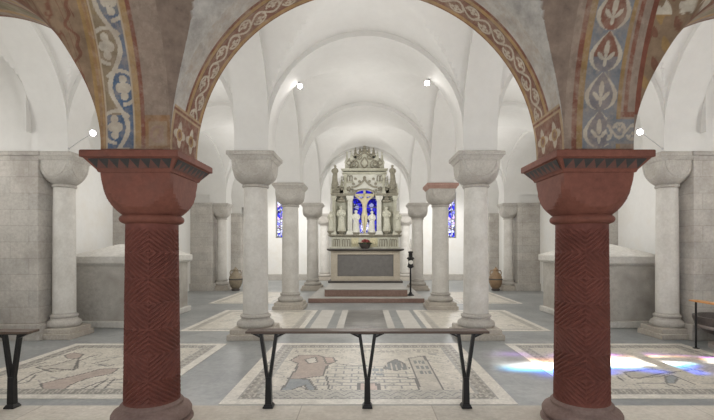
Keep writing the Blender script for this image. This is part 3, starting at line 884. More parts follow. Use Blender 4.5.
# arches coming forward from the red columns
def col_blue(U, V):
    """V from -0.285 (outer) to 0.285 (towards the middle)"""
    C = np.empty(U.shape + (3,)); C[:] = PL_BROWN
    C[V < -.24] = OCHRE * .6 + REDB * .4
    C[(V > -.262) & (V < -.245)] = OCHRE
    b = (V >= -.24) & (V < .0)
    vc = V + .12
    stem = .062 * np.sin(2 * PI * (U - .05) / .62)
    C[b] = BLUE
    C[b & (vc < stem - .01)] = OLIVE * .55 + BROWNW * .45
    C[b & (U < .30)] = BLUE
    C[b & (U > 1.05)] = OLIVE * .6 + OCHRE * .4
    C[b & (vc > stem) & (U > 1.05)] = SOFTBLUE * .8
    C[b & vine(U - .05, vc, .62, .062, .020)] = CR
    C[b & ((V < -.225) | (V > -.016))] = CR * .6 + OCHRE * .4
    C[(V >= .0) & (V < .045)] = OCHRE
    C[(V >= .045) & (V < .085)] = REDB
    k = U < .30
    C[k & (V > .085)] = OCHRE * .5 + REDB * .5
    kk = (U > .05) & (U < .25) & (V > .11) & (V < .26)
    C[kk] = PL_BROWN * .6 + OCHRE * .4
    rr = np.hypot(U - .15, V - .19)
    C[kk & (((np.abs(rr - .06) < .013) & (V < .235)) | (np.hypot(U - .13, V - .20) < .026) | (np.hypot(U - .17, V - .215) < .02))] = REDB * .7 + CR * .3
    C[(U < .03)] = REDB
    return C
def col_heart(U, V):
    """V from -0.285 (towards the middle) to 0.285 (outer)"""
    C = np.empty(U.shape + (3,)); C[:] = PL_BROWN
    b = (V > -.14) & (V < .14)
    C[b] = SOFTBLUE * .85
    o, i, c = heart(U - .04, V, .30, .128)
    C[b & i] = REDB * .85 + PL_BROWN * .15
    C[b & i & (U < .75)] = SOFTBLUE * .7 + REDB * .2
    C[b & o] = CR * .9; C[b & c] = CR * .92
    C[(V > -.185) & (V <= -.14)] = OCHRE * .8
    C[(V > -.225) & (V <= -.185)] = REDB
    C[(V >= .14) & (V < .175)] = OCHRE * .8
    k = (U > .07) & (U < .27) & (V > .06)
    C[k] = SOFTBLUE * .85
    C[k & vine(V, U - .17, .22, .05, .014)] = CR * .85
    C[(U > .29) & (U < .33) & (V > .17)] = REDB
    C[(V >= .195) & (V < .23) & (U > .30)] = REDB
    C[U < .03] = REDB
    return C
def forward_arch(s, colfn, label):
    st = CT - Z1; Lq = st + RT * PI
    u = np.concatenate([np.linspace(0, 1.9, 230), np.linspace(1.92, Lq, 70)]); v = np.linspace(-HB, HB, 84)
    U, V = np.meshgrid(u, v, indexing='ij')
    d, z = prof(U, RT, CT)
    X = (s * HX + V)
    C = colfn(U, V)
    me = grid('painted_soffit', np.stack([X, Y1A - d, z], -1), C, M['fresco'])
    mb = MB().ring_arch('y', Y1A - RT, RT + .004, CT, RT + .004, .08, s * HX - HB + .006, s * HX + HB - .006)
    t = tag(mb.build('painted_arch', M['plaster']), label, 'arch', 'painted front arches')
    me.parent = t
forward_arch(-1, col_blue, 'arch rising from the left red column, painted with white vine on blue ground')
forward_arch(1, col_heart, 'arch rising from the right red column, painted with heart leaves and red borders')
for s in (-1, 1):     # springing stones between arch and capital
    solid('springer', lambda m: m.box(s * HX - HB + .012, s * HX + HB - .012, Y1A + .012, Y1B, Z1, TOP), smooth=0)

# groined webs of the front bays
def front_web(xc, r, c, colfn, both=True, name='vault'):
    q = np.concatenate([np.linspace(0, .55, 120), np.linspace(.56, PI / 2, 40)[0:]])
    ph = np.concatenate([q, PI - q[::-1][1:]])
    qt = np.concatenate([np.linspace(0, .7, 150), np.linspace(.72, PI, 60)])
    DX = r - r * np.cos(ph); DY = RT - RT * np.cos(qt)
    A, B = np.meshgrid(ph, qt, indexing='ij'); GX, GY = np.meshgrid(DX, DY, indexing='ij')
    zm = c + r * np.sin(A) + .22 * smooth01(GY / .45); zt = CT + RT * np.sin(B)
    zm = np.where(GY < 1e-6, c + r * np.sin(A), zm)
    Zv = np.maximum(zm, zt)
    P = np.stack([xc - r + GX, Y1A - GY, Zv], -1)
    return grid(name, P, colfn(GX, GY, Zv, zt >= zm, r), M['fresco_ground'], ceiling)
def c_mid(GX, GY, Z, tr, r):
    C = np.where(tr[..., None], PL_BROWN * .92, PL_LIGHT * 1.0)  # browner forward web; part of the contrast is shading put into the colour
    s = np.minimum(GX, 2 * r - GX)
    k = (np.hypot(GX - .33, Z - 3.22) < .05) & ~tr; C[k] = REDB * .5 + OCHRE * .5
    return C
def c_left(GX, GY, Z, tr, r):
    C = np.empty(GX.shape + (3,)); C[:] = BROWNW
    s = 2 * r - GX           # distance from the red column
    arc = Z - Z1
    e = s
    wob = .03 * np.sin(arc * 21) + .02 * np.sin(arc * 47 + 1)
    for c0 in (.12, .26, .40):
        k = (np.abs(e - c0 - wob) < .014) & (arc > .45); C[k] = REDB * .7 + BROWNW * .3
    k = (np.abs(((arc * 4.2 + 1.3 * np.sin(e * 22)) % 1) - .5) < .05) & (e > .08) & (e < .5) & (arc > .5); C[k] = REDB * .7 + BROWNW * .3
    C[s < .03] = OCHRE
    C[~tr & (GY < .12)] = REDB * .6 + BROWNW * .4
    return C
def c_right(GX, GY, Z, tr, r):
    C = np.empty(GX.shape + (3,)); C[:] = BROWNW * .85
    s = GX; arc = Z - Z1
    n = np.sin(s * 31 + arc * 11) + np.sin(arc * 27 - s * 9) + np.sin(s * 67 + arc * 41) * .6
    C[n > 1.1] = OCHRE * .85; C[n < -1.3] = REDB * .6 + BROWNW * .25
    C[(n > .6) & (arc > 1.02)] = CR * 1.0
    C[(s < .04)] = REDB; C[(arc < .36)] = PL_BROWN
    C[(arc < .36) & (arc > .31)] = REDB
    C[~tr & (GY < .10)] = REDB * .7 + BROWNW * .3
    return C
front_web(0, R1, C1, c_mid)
front_web(-AC, R1S, C1S, c_left)
front_web(AC, R1S, C1S, c_right)

# ------------------------------------------------------------------ tomb chests
def tomb(x, label):
    t = empty('tomb_chest', (x, 9.3, 0)); tag(t, label, 'tomb', 'stone tomb chests')
    mb = MB(); mb.box(-.70, .70, -1.16, 1.16, 0, .13); mb.build('plinth', M['tomb_lid'], t, 0, .02)
    mb = MB(); mb.box(-.635, .635, -1.1, 1.1, .12, 1.2); mb.build('body', M['tomb'], t, 0, .015)
    mb = MB()
    def lp(a, b, z): return [(-a, -b, z), (a, -b, z), (a, b, z), (-a, b, z)]
    mb.loft([lp(.66, 1.12, 1.18), lp(.72, 1.18, 1.23), lp(.72, 1.18, 1.36), lp(.10, .50, 1.60)])
    mb.build('lid', M['tomb_lid'], t, 0, .012)
tomb(-4.93, 'weathered stone tomb chest with hipped lid behind the left red column')
tomb(4.93, 'weathered stone tomb chest with hipped lid behind the right red column')

# ------------------------------------------------------------------ altar
st_ = tag(empty('altar_platform', (0.03, 11.9, 0)), 'broad low reddish stone platform in front of the altar', 'step')
mb = MB(); mb.box(-1.61, 1.61, 0, 3.3, 0, .12); mb.build('slab', M['step_red'], st_, 0, .01)
mb = MB(); mb.box(-1.60, 1.60, .02, 3.3, .118, .126); mb.build('tread', M['step_grey'], st_, 0)
st2 = tag(empty('altar_step', (0.02, 12.35, .126)), 'raised red brown stone step with grey top, directly before the altar', 'step')
mb = MB(); mb.box(-1.19, 1.19, 0, 3.6, 0, .19); mb.build('riser', M['step_red'], st2, 0, .008)
mb = MB(); mb.box(-1.20, 1.20, -.02, 3.6, .188, .212); mb.build('tread', M['step_grey'], st2, 0, .004)

al = tag(empty('altar', (0.01, 14.55, .338)), 'block altar with grey front panel and dark slab, below the carved retable', 'altar')
mb = MB(); mb.box(-1.26, 1.26, -.06, .98, 0, .07); mb.build('base', M['mensa'], al, 0, .006)
mb = MB(); W_, H0, H1 = 1.17, .07, 1.08
mb.box(-W_, -W_ + .22, 0, .95, H0, H1); mb.box(W_ - .22, W_, 0, .95, H0, H1); mb.box(-W_ + .22, W_ - .22, 0, .95, H0, H0 + .15); mb.box(-W_ + .22, W_ - .22, 0, .95, H1 - .12, H1)
mb.box(-W_ + .2, W_ - .2, .1, .9, H0, H1)
mb.build('frame', M['altar_stone'], al, 0, .008)
mb = MB(); mb.box(-W_ + .22, W_ - .22, .04, .12, H0 + .15, H1 - .12); mb.build('front_panel', M['altar_panel'], al, 0)
mb = MB(); mb.square([(1, 0)]) if False else None
mb = MB(); mb.loft([[(a * w, b0 if b < 0 else b1, z) for a, b in ((-1, -1), (1, -1), (1, 1), (-1, 1))] for w, b0, b1, z in ((1.20, -.03, .97, 1.075), (1.30, -.1, 1.0, 1.115), (1.30, -.1, 1.0, 1.16))])
mb.build('slab', M['mensa'], al, 0, .005)
ZM = .338 + 1.16

# flower bowl
fb_ = tag(empty('flower_bowl', (0.0, 14.78, ZM)), 'small dark bowl of red flowers standing on the altar slab', 'flowers')
mb = MB(); mb.lathe([(.09, 0), (.11, .015), (.16, .09), (.185, .15), (.17, .15), (.14, .09), (.02, .05)], 20); mb.build('bowl', M['bowl_dark'], fb_, 50)
for k in range(14):
    a = k * 2.4; rr = .035 * math.sqrt(k)
    mb = MB(); mb.ball((rr * math.cos(a), rr * math.sin(a), .17 + .10 * (1 - rr / .14) + .02 * (k % 3)), .042, 8, 0, (1, 1, .8))
    mb.build('blossom', M['flower_red'] if k % 3 else M['flower_pink'], fb_, 60)
mb = MB()
for k in range(12):
    a = k * PI / 6; mb.ball((.17 * math.cos(a), .17 * math.sin(a), .17), .05, 6, 0, (1, 1, .4))
mb.build('leaves', M['leaf'], fb_, 60); fb_.scale = (1.15, 1.0, 1.1)

# ------------------------------------------------------------------ carved retable
RY = 15.1; K = RY / F
rt = tag(empty('retable', (0.0, RY, ZM)), 'tall carved stone retable with statues, pinnacles and crucifix on the altar', 'altarpiece')
def X_(px): return (px - VX) * K - 0.022 + CX * 0
def Z_(py): return (VY - py) * K + CZ - ZM
def rbox(mb, px0, px1, py0, py1, y0=0., y1=.26, mi=0): mb.box(X_(px0), X_(px1), y0, y1, Z_(py0), Z_(py1), mi)

mb = MB(); rbox(mb, 331.5, 398.5, 248.6, 237, .0, .3)
for a, b in ((332, 340), (342, 350), (379, 387), (389, 397)): rbox(mb, a, b, 247.5, 238, -.03, .02)
rbox(mb, 329.5, 400.5, 248.6, 247.2, -.06, .3)
mb.build('predella', M['retable'], rt, 0, .006)
for a, b in ((351.5, 358.5), (370, 377.5)):
    mb = MB(); rbox(mb, a, b, 246.5, 238, -.05, .02)
    for k in range(6): mb.ball((X_(a + .8 + k * 1.1), -.06, Z_(242 + (k % 2) * 1.5)), .05, 8, 0, (.7, .6, 1.5))
    mb.build('relief', M['relief_gold'], rt, 40)
def cornice(px0, px1, py0, py1, d=.10, y1=.28, mat='retable'):
    mb = MB(); z0, z1 = Z_(py0), Z_(py1); hh = z1 - z0
    for o, a, b in ((.3, 0, .35), (.65, .3, .7), (1, .65, 1)): mb.box(X_(px0) - d * o * .6, X_(px1) + d * o * .6, -d * o, y1, z0 + hh * a, z0 + hh * b)
    return mb.build('cornice', M[mat], rt, 0, .004)
cornice(330, 400, 237, 234.6, .12, .3, 'retable_dark')
cornice(332.5, 352.5, 196.5, 193.5, .10, .28, 'retable_dark'); cornice(376.5, 396.5, 196.5, 193.5, .10, .28, 'retable_dark')
cornice(343.5, 385.5, 174.4, 172.6, .10); cornice(343.5, 385.5, 171, 169, .14)
cornice(343.5, 352.5, 183, 181.6, .06); cornice(376.5, 385.5, 183, 181.6, .06)

# niche backs and side wings
for a, b in ((334.5, 348), (381, 394.5)):
    mb = MB(); rbox(mb, a, b, 235, 195, .20, .28); mb.build('niche_panel', M['retable'], rt, 0)
for a, b in ((343.5, 353), (376, 385.5)):
    mb = MB(); rbox(mb, a, b, 193.6, 174, .04, .28); mb.build('upper_panel', M['retable_pale'], rt, 0)
for a, b in ((332, 343.5), (385.5, 397)):
    mb = MB(); rbox(mb, a, b, 193.6, 186, .04, .28)
    for k in range(5): mb.ball((X_(a + 1.2 + k * 2.2), .02, Z_(189 - (k % 2) * 2)), .055, 8)
    mb.build('leaf_frieze', M['retable_dark'], rt, 40)

# pillars
def pillar(px, w, py0, py1, mat='retable'):
    mb = MB(); x = X_(px); z0, z1 = Z_(py0), Z_(py1); r = w * K / 2
    mb.box(x - r * 1.25, x + r * 1.25, -.10, .2, z0, z0 + .08); mb.box(x - r * 1.1, x + r * 1.1, -.08, .2, z0 + .08, z0 + .13)
    mb.box(x - r * .8, x + r * .8, -.05, .2, z0 + .1, z1 - .1)
    for q in (-.55, 0, .55): mb.tube([(x + q * r, -.055, z0 + .12), (x + q * r, -.055, z1 - .12)], r * .22, 8)
    mb.box(x - r * 1.1, x + r * 1.1, -.08, .2, z1 - .14, z1 - .08); mb.box(x - r * 1.3, x + r * 1.3, -.1, .2, z1 - .08, z1)
    mb.build('pillar', M[mat], rt, 40, .003)
for px, w, m_ in ((334, 4, 'retable'), (349.8, 5.5, 'retable_pale'), (379.2, 5.5, 'retable_pale'), (395, 4, 'retable')): pillar(px, w, 235, 196, m_)
for px in (345.3, 383.7): pillar(px, 3, 193.6, 174.5)

# centre arch
mb = MB(); mb.arch('x', X_(364.5), 11.8 * K, Z_(198), 8.6 * K, Z_(174), .02, .26); mb.build('centre_arch', M['retable_pale'], rt, 30)
mb = MB()
def curve(pts, r, n=14, y=-.01):
    out = []
    for i in range(len(pts) - 1):
        for k in range(n):
            t = k / n; p0 = pts[max(i - 1, 0)]; p1 = pts[i]; p2 = pts[i + 1]; p3 = pts[min(i + 2, len(pts) - 1)]
            q = [.5 * (2 * p1[j] + (p2[j] - p0[j]) * t + (2 * p0[j] - 5 * p1[j] + 4 * p2[j] - p3[j]) * t * t + (-p0[j] + 3 * p1[j] - 3 * p2[j] + p3[j]) * t ** 3) for j in (0, 1)]
            out.append((X_(q[0]), y, Z_(q[1])))
    out.append((X_(pts[-1][0]), y, Z_(pts[-1][1])))
    return out
for sg in (-1, 1):
    mb.tube(curve([(364.5 + sg * 13, 187.5), (364.5 + sg * 8, 186.5), (364.5 + sg * 3.5, 183.5), (364.5, 179)], .03), .032, 8)
    mb.tube(curve([(364.5 + sg * 11.8, 198), (364.5 + sg * 10, 193), (364.5 + sg * 5.5, 190), (364.5, 189.4)], .03), .03, 8)
    for k, (px, py) in enumerate(((5, 181.5), (9, 179), (11, 184), (8.5, 191.5), (11.5, 190.5))): mb.ball((X_(364.5 + sg * px), -.01, Z_(py)), .05, 8)
mb.ball((X_(364.5), -.02, Z_(178)), .06, 8)
mb.build('ogee_moulding', M['retable_dark'], rt, 60)

# crowning tracery
gab = [(346, 169), (346, 162), (349, 159.5), (352, 159), (354.5, 155.5), (358, 155.5), (361, 152.5), (364.5, 149.5), (368, 152.5), (371, 155.5), (374.5, 155.5), (377, 159), (380, 159.5), (383, 162), (383, 169)]
mb = MB(); mb.prism_y([(X_(a), Z_(b)) for a, b in gab], .04, .18); mb.build('crown_gable', M['retable'], rt, 0, .006)
mb = MB()
def ring(px, py, r, w=.022):
    mb.tube([(X_(px + r * math.cos(2 * PI * i / 18)), .02, Z_(py + r * math.sin(2 * PI * i / 18))) for i in range(19)], w, 6)
for sg in (-1, 1):
    ring(364.5 + sg * 10, 164.5, 4); ring(364.5 + sg * 10.5, 164.5, 1.9); ring(364.5 + sg * 5.2, 157, 2.3); ring(364.5 + sg * 15.5, 162.8, 2.2)
    mb.tube(curve([(364.5 + sg * 15, 168), (364.5 + sg * 9, 160), (364.5 + sg * 3, 154.5), (364.5, 150.5)], .03, y=.03), .03, 6)
    mb.tube(curve([(364.5, 168), (364.5 + sg * 3.5, 163), (364.5, 157)], .03, y=.03), .026, 6)
mb.build('tracery', M['retable_dark'], rt, 60)
mb = MB()
for (a, b), (c, d) in zip(gab[1:-2], gab[2:-1]):
    for t in (.2, .7): mb.ball((X_(a + (c - a) * t), .1, Z_(b + (d - b) * t) + .02), .042, 7, 0, (1, 1, 1.3))
mb.build('crest', M['retable_dark'], rt, 60)
def pinnacle(px, py0, py1, w, mat='retable'):
    mb = MB(); x = X_(px); z0, z1 = Z_(py0), Z_(py1); hh = z1 - z0
    mb.loft([[(x + a * w * s, .1 + b * w * s, z0 + hh * t) for a, b in ((-1, -1), (1, -1), (1, 1), (-1, 1))] for s, t in ((1, 0), (1, .38), (1.25, .40), (1.25, .45), (.8, .5), (.12, .95))])
    for t in (.55, .67, .79):
        for a, b in ((-1, 0), (1, 0), (0, -1)): mb.ball((x + a * w * (1.15 - t), .1 + b * w * (1.15 - t), z0 + hh * t), w * .32, 6)
    mb.ball((x, .1, z0 + hh * .96), w * .4, 7, 0, (1, 1, 1.5))
    mb.build('pinnacle', M[mat], rt, 40)
for px, a, b, w in ((347, 170, 151.5, .075), (351.5, 160, 150.5, .05), (355.5, 158, 147.5, .06), (360, 155, 147, .05), (364.5, 154, 143, .065), (369, 155, 147, .05), (373.5, 158, 147.5, .06), (377.5, 160, 150.5, .05), (382, 170, 151.5, .075), (341.5, 194, 176, .06), (387.5, 194, 176, .06), (332, 194, 183, .05), (397, 194, 183, .05)): pinnacle(px, a, b, w, 'retable_dark' if a < 160 else 'retable')

# statues
def statue_mesh(h, seed, mat):
    """robed standing figure: one continuous body with folds, arms held before the chest, head"""
    r = random.Random(seed); mb = MB(); n = 20
    prof_ = [(0, .155, .13), (.03, .16, .135), (.2, .135, .115), (.42, .125, .105), (.56, .115, .095), (.68, .135, .1), (.78, .14, .09), (.82, .11, .075), (.845, .05, .05), (.87, .045, .05), (.885, .062, .07), (.925, .075, .085), (.965, .068, .075), (.99, .035, .04), (1.0, .01, .01)]
    ph = r.uniform(0, 6); loops = []
    lean = r.uniform(-.02, .02)
    for t, a, b in prof_:
        f = .12 * max(0, 1 - t / .7)
        loops.append([(h * (a * (1 + f * math.sin(7 * th + ph)) * math.cos(th) + lean * math.sin(PI * t * 2)), h * b * (1 + f * math.sin(7 * th + ph)) * math.sin(th), h * t) for th in (2 * PI * i / n for i in range(n))])
    mb.loft(loops)
    for sg in (-1, 1):
        hx = r.uniform(-.01, .05) * sg; hz = r.uniform(.58, .70)
        mb.tube([(sg * .12 * h, 0, .775 * h), (sg * .15 * h, -.03 * h, .66 * h), (sg * .11 * h, -.08 * h, .58 * h), (hx * h, -.12 * h, hz * h)], [.042 * h, .04 * h, .036 * h, .024 * h], 8)
    mb.tube([(-.09 * h, -.075 * h, .74 * h), (0, -.1 * h, .55 * h), (.09 * h, -.1 * h, .34 * h), (.1 * h, -.11 * h, .08 * h)], .02 * h, 6)
    return mb
def statue(px, py0, py1, seed, mat, y=-.02):
    h = Z_(py1) - Z_(py0)
    o = statue_mesh(h, seed, mat).build('statue', M[mat], rt, 50); o.location = (X_(px), y, Z_(py0))
    mb = MB(); mb.lathe([(.05, -.16), (.09, -.08), (.15 * h + .03, -.02), (.15 * h + .03, 0.003)], 8); c = mb.build('console', M['retable_dark'], o, 30)
for px, a, b, sd, m_ in ((341.3, 231, 205.5, 1, 'retable'), (386.5, 231, 206.5, 2, 'retable'), (356, 232.5, 210, 3, 'retable_pale'), (371.8, 232.5, 211, 4, 'retable_pale'),
                         (331, 231, 211, 5, 'retable'), (398, 231, 211, 6, 'retable'), (335, 184.5, 165, 7, 'retable_dark'), (392.5, 184.5, 165, 8, 'retable_dark')):
    statue(px, a, b, sd, m_)
for px in (341.3, 386.5):
    mb = MB(); x = X_(px)
    mb.lathe([(.10, 0), (.17, .03), (.18, .07), (.10, .1), (.03, .22)], 8, x, .02)
    o = mb.build('canopy', M['retable_dark'], rt, 30); o.location.z = Z_(202.5)
for px, py in ((345, 189), (384, 189), (345, 178), (384, 178), (349, 189), (380, 189)):
    mb = MB()
    for k in range(5): mb.ball((X_(px) + .05 * math.cos(k * 1.26), .02, Z_(py) + .06 * math.sin(k * 1.26)), .04, 7)
    mb.build('rosette', M['retable_dark'], rt, 60)

# blind tracery on the flat panels
for a, b, top_, bot in ((344, 352.5, 175.5, 181.2), (377, 385.5, 175.5, 181.2), (333, 340, 239, 246.5), (342.5, 350, 239, 246.5), (379.5, 387, 239, 246.5), (389.5, 396.5, 239, 246.5)):
    n_ = 3; w_ = (b - a) / n_; mb = MB()
    for k in range(n_):
        c_ = a + w_ * (k + .5); yy = .025 if top_ < 200 else -.035
        pts = [(X_(c_ - w_ * .42), yy, Z_(bot)), (X_(c_ - w_ * .42), yy, Z_(top_ + w_ * .8))] + [(X_(c_ - w_ * .42 * math.cos(PI * q / 6)), yy, Z_(top_ + w_ * .8 - w_ * .8 * math.sin(PI * q / 6))) for q in range(1, 6)] + [(X_(c_ + w_ * .42), yy, Z_(top_ + w_ * .8)), (X_(c_ + w_ * .42), yy, Z_(bot))]
        mb.tube(pts, .018, 6)
    mb.build('blind_tracery', M['retable_dark'], rt, 60)

# crucifix
mb = MB(); x = X_(364.5)
mb.box(x - .04, x + .04, .02, .10, Z_(234), Z_(189)); mb.box(x - .34, x + .34, .02, .10, Z_(196.2), Z_(193.6))
cr = mb.build('cross', M['relief_gold'], rt, 0, .006)
def corpus():
    zs = Z_(196.5)
    V = [(0, -.02, zs - .62), (0, -.03, zs - .40), (0, -.01, zs - .16), (.01, -.03, zs - .06), (.03, -.05, zs + .03), (.035, -.06, zs + .10),
         (-.12, -.01, zs - .12), (-.24, 0, zs - .03), (-.34, .01, zs + .03), (.12, -.01, zs - .12), (.24, 0, zs - .03), (.34, .01, zs + .03),
         (-.06, -.05, zs - .70), (-.05, -.09, zs - .92), (-.025, -.02, zs - 1.18), (-.02, -.06, zs - 1.25), (.06, -.05, zs - .70), (.05, -.09, zs - .92), (.025, -.03, zs - 1.18), (.02, -.07, zs - 1.25)]
    Ed = [(0, 1), (1, 2), (2, 3), (3, 4), (4, 5), (2, 6), (6, 7), (7, 8), (2, 9), (9, 10), (10, 11), (0, 12), (12, 13), (13, 14), (14, 15), (0, 16), (16, 17), (17, 18), (18, 19)]
    Rr = [.085, .075, .09, .04, .06, .05, .045, .034, .026, .045, .034, .026, .062, .045, .03, .022, .062, .045, .03, .022]
    me = bpy.data.meshes.new('figure'); me.from_pydata(V, Ed, [])
    o = link('figure', me, cr); o.location.x = x
    sk = o.modifiers.new('Skin', 'SKIN')
    for i, rr in enumerate(Rr): me.skin_vertices[0].data[i].radius = (rr, rr)
    me.skin_vertices[0].data[0].use_root = True
    o.modifiers.new('Sub', 'SUBSURF').levels = 1; o.modifiers['Sub'].render_levels = 2
    me.materials.append(M['corpus'])
corpus()

# ------------------------------------------------------------------ candle stand
cs = tag(empty('candle_stand', (1.33, 12.62, .126)), 'tall black iron candle stand with a thick white candle, right of the altar step', 'candle stand')
mb = MB(); mb.lathe([(.105, 0), (.105, .02), (.06, .05), (.035, .10)], 20); mb.build('foot', M['iron'], cs, 40)
mb = MB(); mb.tube([(0, 0, .05), (0, 0, .82)], .026, 10); mb.build('pole', M['iron'], cs, 60)
mb = MB(); mb.lathe([(.035, .80), (.10, .84), (.075, .92), (.06, 1.0), (.085, 1.06), (.11, 1.08), (.11, 1.10), (.06, 1.14), (.055, 1.24), (.07, 1.25), (.07, 1.29), (.045, 1.30)], 16); mb.build('holder', M['iron'], cs, 40)
mb = MB(); mb.lathe([(.002, -.006), (.062, -.006), (.062, .006), (.002, .006)], 20); o = mb.build('disc', M['wax'], cs, 40); o.rotation_euler = (PI / 2, 0, 0); o.location = (0, -.10, .98); o['label'] = 'round white disc on the black holder'
mb = MB(); mb.lathe([(.042, 1.28), (.042, 1.60), (.03, 1.615), (.005, 1.62)], 16); c = mb.build('candle', M['wax'], cs, 40)
mb = MB(); mb.tube([(0, 0, 1.60), (.003, 0, 1.65)], .005, 6); mb.build('wick', M['iron'], c)

# ------------------------------------------------------------------ rails
def rail(L, nlegs, loc, rz, wmat, label, forked=True):
    t = empty('barrier_rail', loc, rz); tag(t, label, 'rail')
    mb = MB()
    mb.loft([[(sx * L / 2, y, z) for y, z in ((-.075, .712), (.075, .714), (.075, .736), (-.075, .734))] for sx in (-1, 1)])
    mb.build('board', wmat, t, 0, .004)
    for k in range(nlegs):
        x = -L / 2 + (.205 if forked else .05) + (L - (.41 if forked else .1)) * k / (nlegs - 1)
        mb = MB()
        if not forked:
            mb.lathe([(.045, 0), (.045, .01), (.014, .02), (.014, .715)], 12, x, 0); mb.build('leg', M['iron'], t, 40); continue
        for sg in (-1, 1):
            mb.bar((x + sg * .008, 0, .24), (x + sg * .075, 0, .718), .030, .045)
        mb.bar((x, 0, .02), (x, 0, .29), .062, .06, 0, .050)
        lg = mb.build('leg', M['iron'], t, 0, .003)
        mb = MB()
        mb.loft([[(x + sx * .16, y, z) for y, z in ((-.03, .695 + abs(sx) * .004), (.03, .698), (.03, .716), (-.03, .712))] for sx in (-1, -.45, .45, 1)])
        for sg in (-1, 1): mb.bar((x + sg * .075, 0, .67), (x + sg * .15, 0, .705), .016, .05)
        mb.build('bracket', M['iron'], lg, 0)
        mb = MB(); mb.loft([[(x + a * w, b * w, z) for a, b in ((-1, -1), (1, -1), (1, 1), (-1, 1))] for w, z in ((.048, 0), (.048, .012), (.034, .035))]); mb.build('foot_plate', M['iron'], lg, 0)
    return t
rail(2.29, 3, (0.005, 4.10, 0.005), 0, M['dark_wood'], 'low dark wooden rail on three black forked legs, standing between the red columns')
rail(2.29, 3, (-4.32, 4.10, 0.0), 0, M['dark_wood'], 'dark wooden rail on a black forked leg at the left picture edge')
rail(2.29, 3, (4.985, 5.40, 0.0), PI / 2, M['lit_wood'], 'honey coloured wooden rail on thin black posts in front of the dark basin', False)

# ------------------------------------------------------------------ jars and basin
def jar(x, mat, label, hs=1.0):
    t = empty('jar', (x, 15.35, 0)); tag(t, label, 'jar')
    mb = MB(); mb.lathe([(.13, 0), (.15, .02), (.15, .05), (.12, .08)], 24); mb.build('foot', M['bowl_dark'], t, 40)
    mb = MB(); mb.lathe([(.11, .06), (.17, .14), (.225, .28), (.235, .40), (.21, .52), (.14, .62), (.085, .67), (.075, .71), (.095, .74), (.09, .75), (.06, .72)], 32); mb.build('body', mat, t, 60)
    mb = MB(); mb.lathe([(.238, .385), (.242, .40), (.242, .415), (.236, .43)], 32); mb.build('band', M['bowl_dark'], t, 60)
    for sg in (-1, 1):
        mb = MB(); mb.tube([(sg * .08, 0, .70), (sg * .17, 0, .72), (sg * .20, 0, .65), (sg * .19, 0, .56)], .018, 8); mb.build('handle', mat, t, 60)
    mb = MB(); mb.lathe([(.09, .75), (.07, .78), (.025, .80), (.03, .83), (.01, .845)], 20); mb.build('lid', mat, t, 60)
jar(-4.62, M['clay'], 'pale clay jar with two handles standing on the floor at the far left')
jar(4.66, M['clay_brown'], 'brown clay jar with two handles on the far floor behind a white column')

bs = tag(empty('basin', (5.53, 6.47, 0)), 'dark round stone basin at the right picture edge behind the honey rail', 'basin')
mb = MB(); mb.lathe([(.30, 0), (.30, .06), (.20, .10), (.17, .16), (.24, .20)], 28); mb.build('foot', M['bowl_band'], bs, 40)
mb = MB(); mb.lathe([(.20, .18), (.36, .24), (.46, .34), (.50, .44), (.50, .48), (.45, .48), (.42, .40), (.30, .30), (.05, .26)], 40); mb.build('bowl', M['bowl_dark'], bs, 50)
mb = MB(); mb.lathe([(.44, .30), (.462, .32), (.476, .355), (.46, .36)], 40); mb.build('band', M['bowl_band'], bs, 50)

# ------------------------------------------------------------------ lights
def spotlight(loc, aim, label, arm_from):
    t = empty('spotlight', loc); tag(t, label, 'spotlight', 'small white spotlights')
    d = (Vector(aim) - Vector(loc)).normalized(); q = d.to_track_quat('Z', 'Y')
    mb = MB(); mb.lathe([(.022, -.13), (.038, -.12), (.046, 0), (.053, .0), (.053, .012), (.045, .012), (.043, -.005)], 18); o = mb.build('housing', M['lamp_body'], t, 40); o.rotation_euler = q.to_euler()
    mb = MB(); mb.lathe([(.001, 0), (.042, 0), (.038, .012), (.001, .018)], 18); o2 = mb.build('lens', M['lamp_glass'], o, 40)
    a = Vector(arm_from) - Vector(loc); s = -d * .06
    mb = MB(); mb.tube([s, s + (a - s) * .5 + Vector((0, 0, .01)), a], .006, 8); mb.ball(a, .018, 8); mb.build('arm', M['lamp_body'], t, 60)
    return t
def lamp(kind, loc, energy, color=(1, .985, .96), size=.05, aim=None, **kw):
    ld = bpy.data.lights.new(kind.lower() + '_light', kind); ld.energy = energy; ld.color = color
    if kind == 'AREA': ld.shape = 'DISK'; ld.size = size
    else: ld.shadow_soft_size = size
    for k, v in kw.items(): setattr(ld, k, v)
    o = bpy.data.objects.new(kind.lower() + '_light', ld); COL.objects.link(o); o.location = loc
    if aim is not None: o.rotation_euler = (Vector(aim) - Vector(loc)).to_track_quat('-Z', 'Y').to_euler()
    return o
def at(px, py, Y): return ((px - VX) * Y / F + CX, Y, (VY - py) * Y / F + CZ)
SP = [(at(93, 133, 6.95), (-1.2, 1, 1.3), 'small bright spotlight left, on an arm beside the left wall capital', (-4.90, 7.1, 3.16)),
      (at(640, 132, 6.95), (1.2, 1, 1.3), 'small bright spotlight right, on an arm beside the right wall capital', (4.90, 7.1, 3.16)),
      (at(300, 86, 7.85), (0, 3, 1), 'small dim spotlight under the vault, upper left of the retable', None),
      (at(427, 83, 7.85), (0, 3, 1), 'small star bright spotlight under the vault, upper right of the retable', None)]
for i, (loc, aim, lab, arm) in enumerate(SP):
    if arm is None: arm = (loc[0] * 1.10, loc[1] + .02, loc[2] + .12)
    spotlight(loc, aim, lab, arm)
    d = (Vector(aim) - Vector(loc)).normalized()
    lamp('SPOT', Vector(loc) + d * .03, 45, (1, .97, .93), .03, aim, spot_size=math.radians(100), spot_blend=.8)

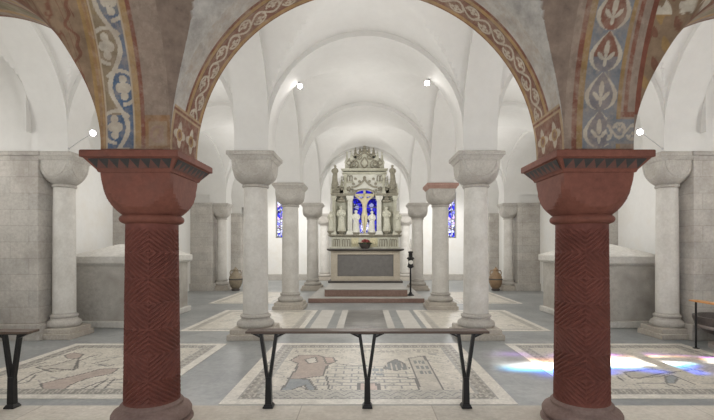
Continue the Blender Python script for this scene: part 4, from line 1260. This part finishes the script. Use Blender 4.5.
# unseen lamps added as soft fill, a point and an upward disc per bay
for (y0, y1), e in zip(spans, (56, 58, 84, 125)):
    for x, k in ((0, 1.0), (-AC, 1.0), (AC, 1.0)):
        lamp('POINT', (x, (y0 + y1) / 2, 2.7), e * k * .62, size=.25)
        lamp('AREA', (x, (y0 + y1) / 2, 3.55), e * k * .15, size=1.1, aim=(x, (y0 + y1) / 2 + .001, 6))
for s in (-1, 1): lamp('SPOT', (s * 3.3, 9.0, 3.55), 85, (1, .985, .97), .12, (s * 6.2, 9.1, 1.9), spot_size=math.radians(75), spot_blend=.5)
for x in (-AC, AC): lamp('SPOT', (x, 17.2, 3.6), 260, (1, .985, .97), .15, (x * .9, 20.6, 1.6), spot_size=math.radians(85), spot_blend=.5)  # unseen spots added to brighten the back wall
for s in (-1, 1): lamp('POINT', (s * 6.6, 5.7, 2.9), 44, size=.3)  # added fill points for the outer bays, no fixture
# daylight through the side window
tgt = Vector((3.0, 5.68, 0)); wc = Vector((7.95, 5.70, 2.9))
src = wc + (wc - tgt) * 1.5
lamp('SPOT', src, 170000, (1, .98, .95), .12, tgt, spot_size=math.radians(26), spot_blend=.1)

# ------------------------------------------------------------------ world
wd = bpy.data.worlds.new('world'); scene.world = wd; wd.use_nodes = True
bg = wd.node_tree.nodes['Background']; bg.inputs[0].default_value = (0.92, 0.96, 1.0, 1); bg.inputs[1].default_value = 1.7

# ------------------------------------------------------------------ camera
cd = bpy.data.cameras.new('camera'); cam = bpy.data.objects.new('camera', cd); COL.objects.link(cam)
cam.location = (CX, 0, CZ); cam.rotation_euler = (PI / 2, 0, 0)
cd.sensor_width = 36; cd.lens = F / 714 * 36
cd.shift_x = -(VX - 357) / 714; cd.shift_y = (VY - 210) / 714
cd.clip_start = .02
scene.camera = cam

scene.view_settings.view_transform = 'Standard'; scene.view_settings.look = 'None'
scene.view_settings.gamma = 1; scene.view_settings.use_curve_mapping = False
scene.view_settings.exposure = 0.2
scene.cycles.use_denoising = True
scene.cycles.max_bounces = 10; scene.cycles.diffuse_bounces = 8; scene.cycles.transparent_max_bounces = 12
scene.cycles.sample_clamp_indirect = 6
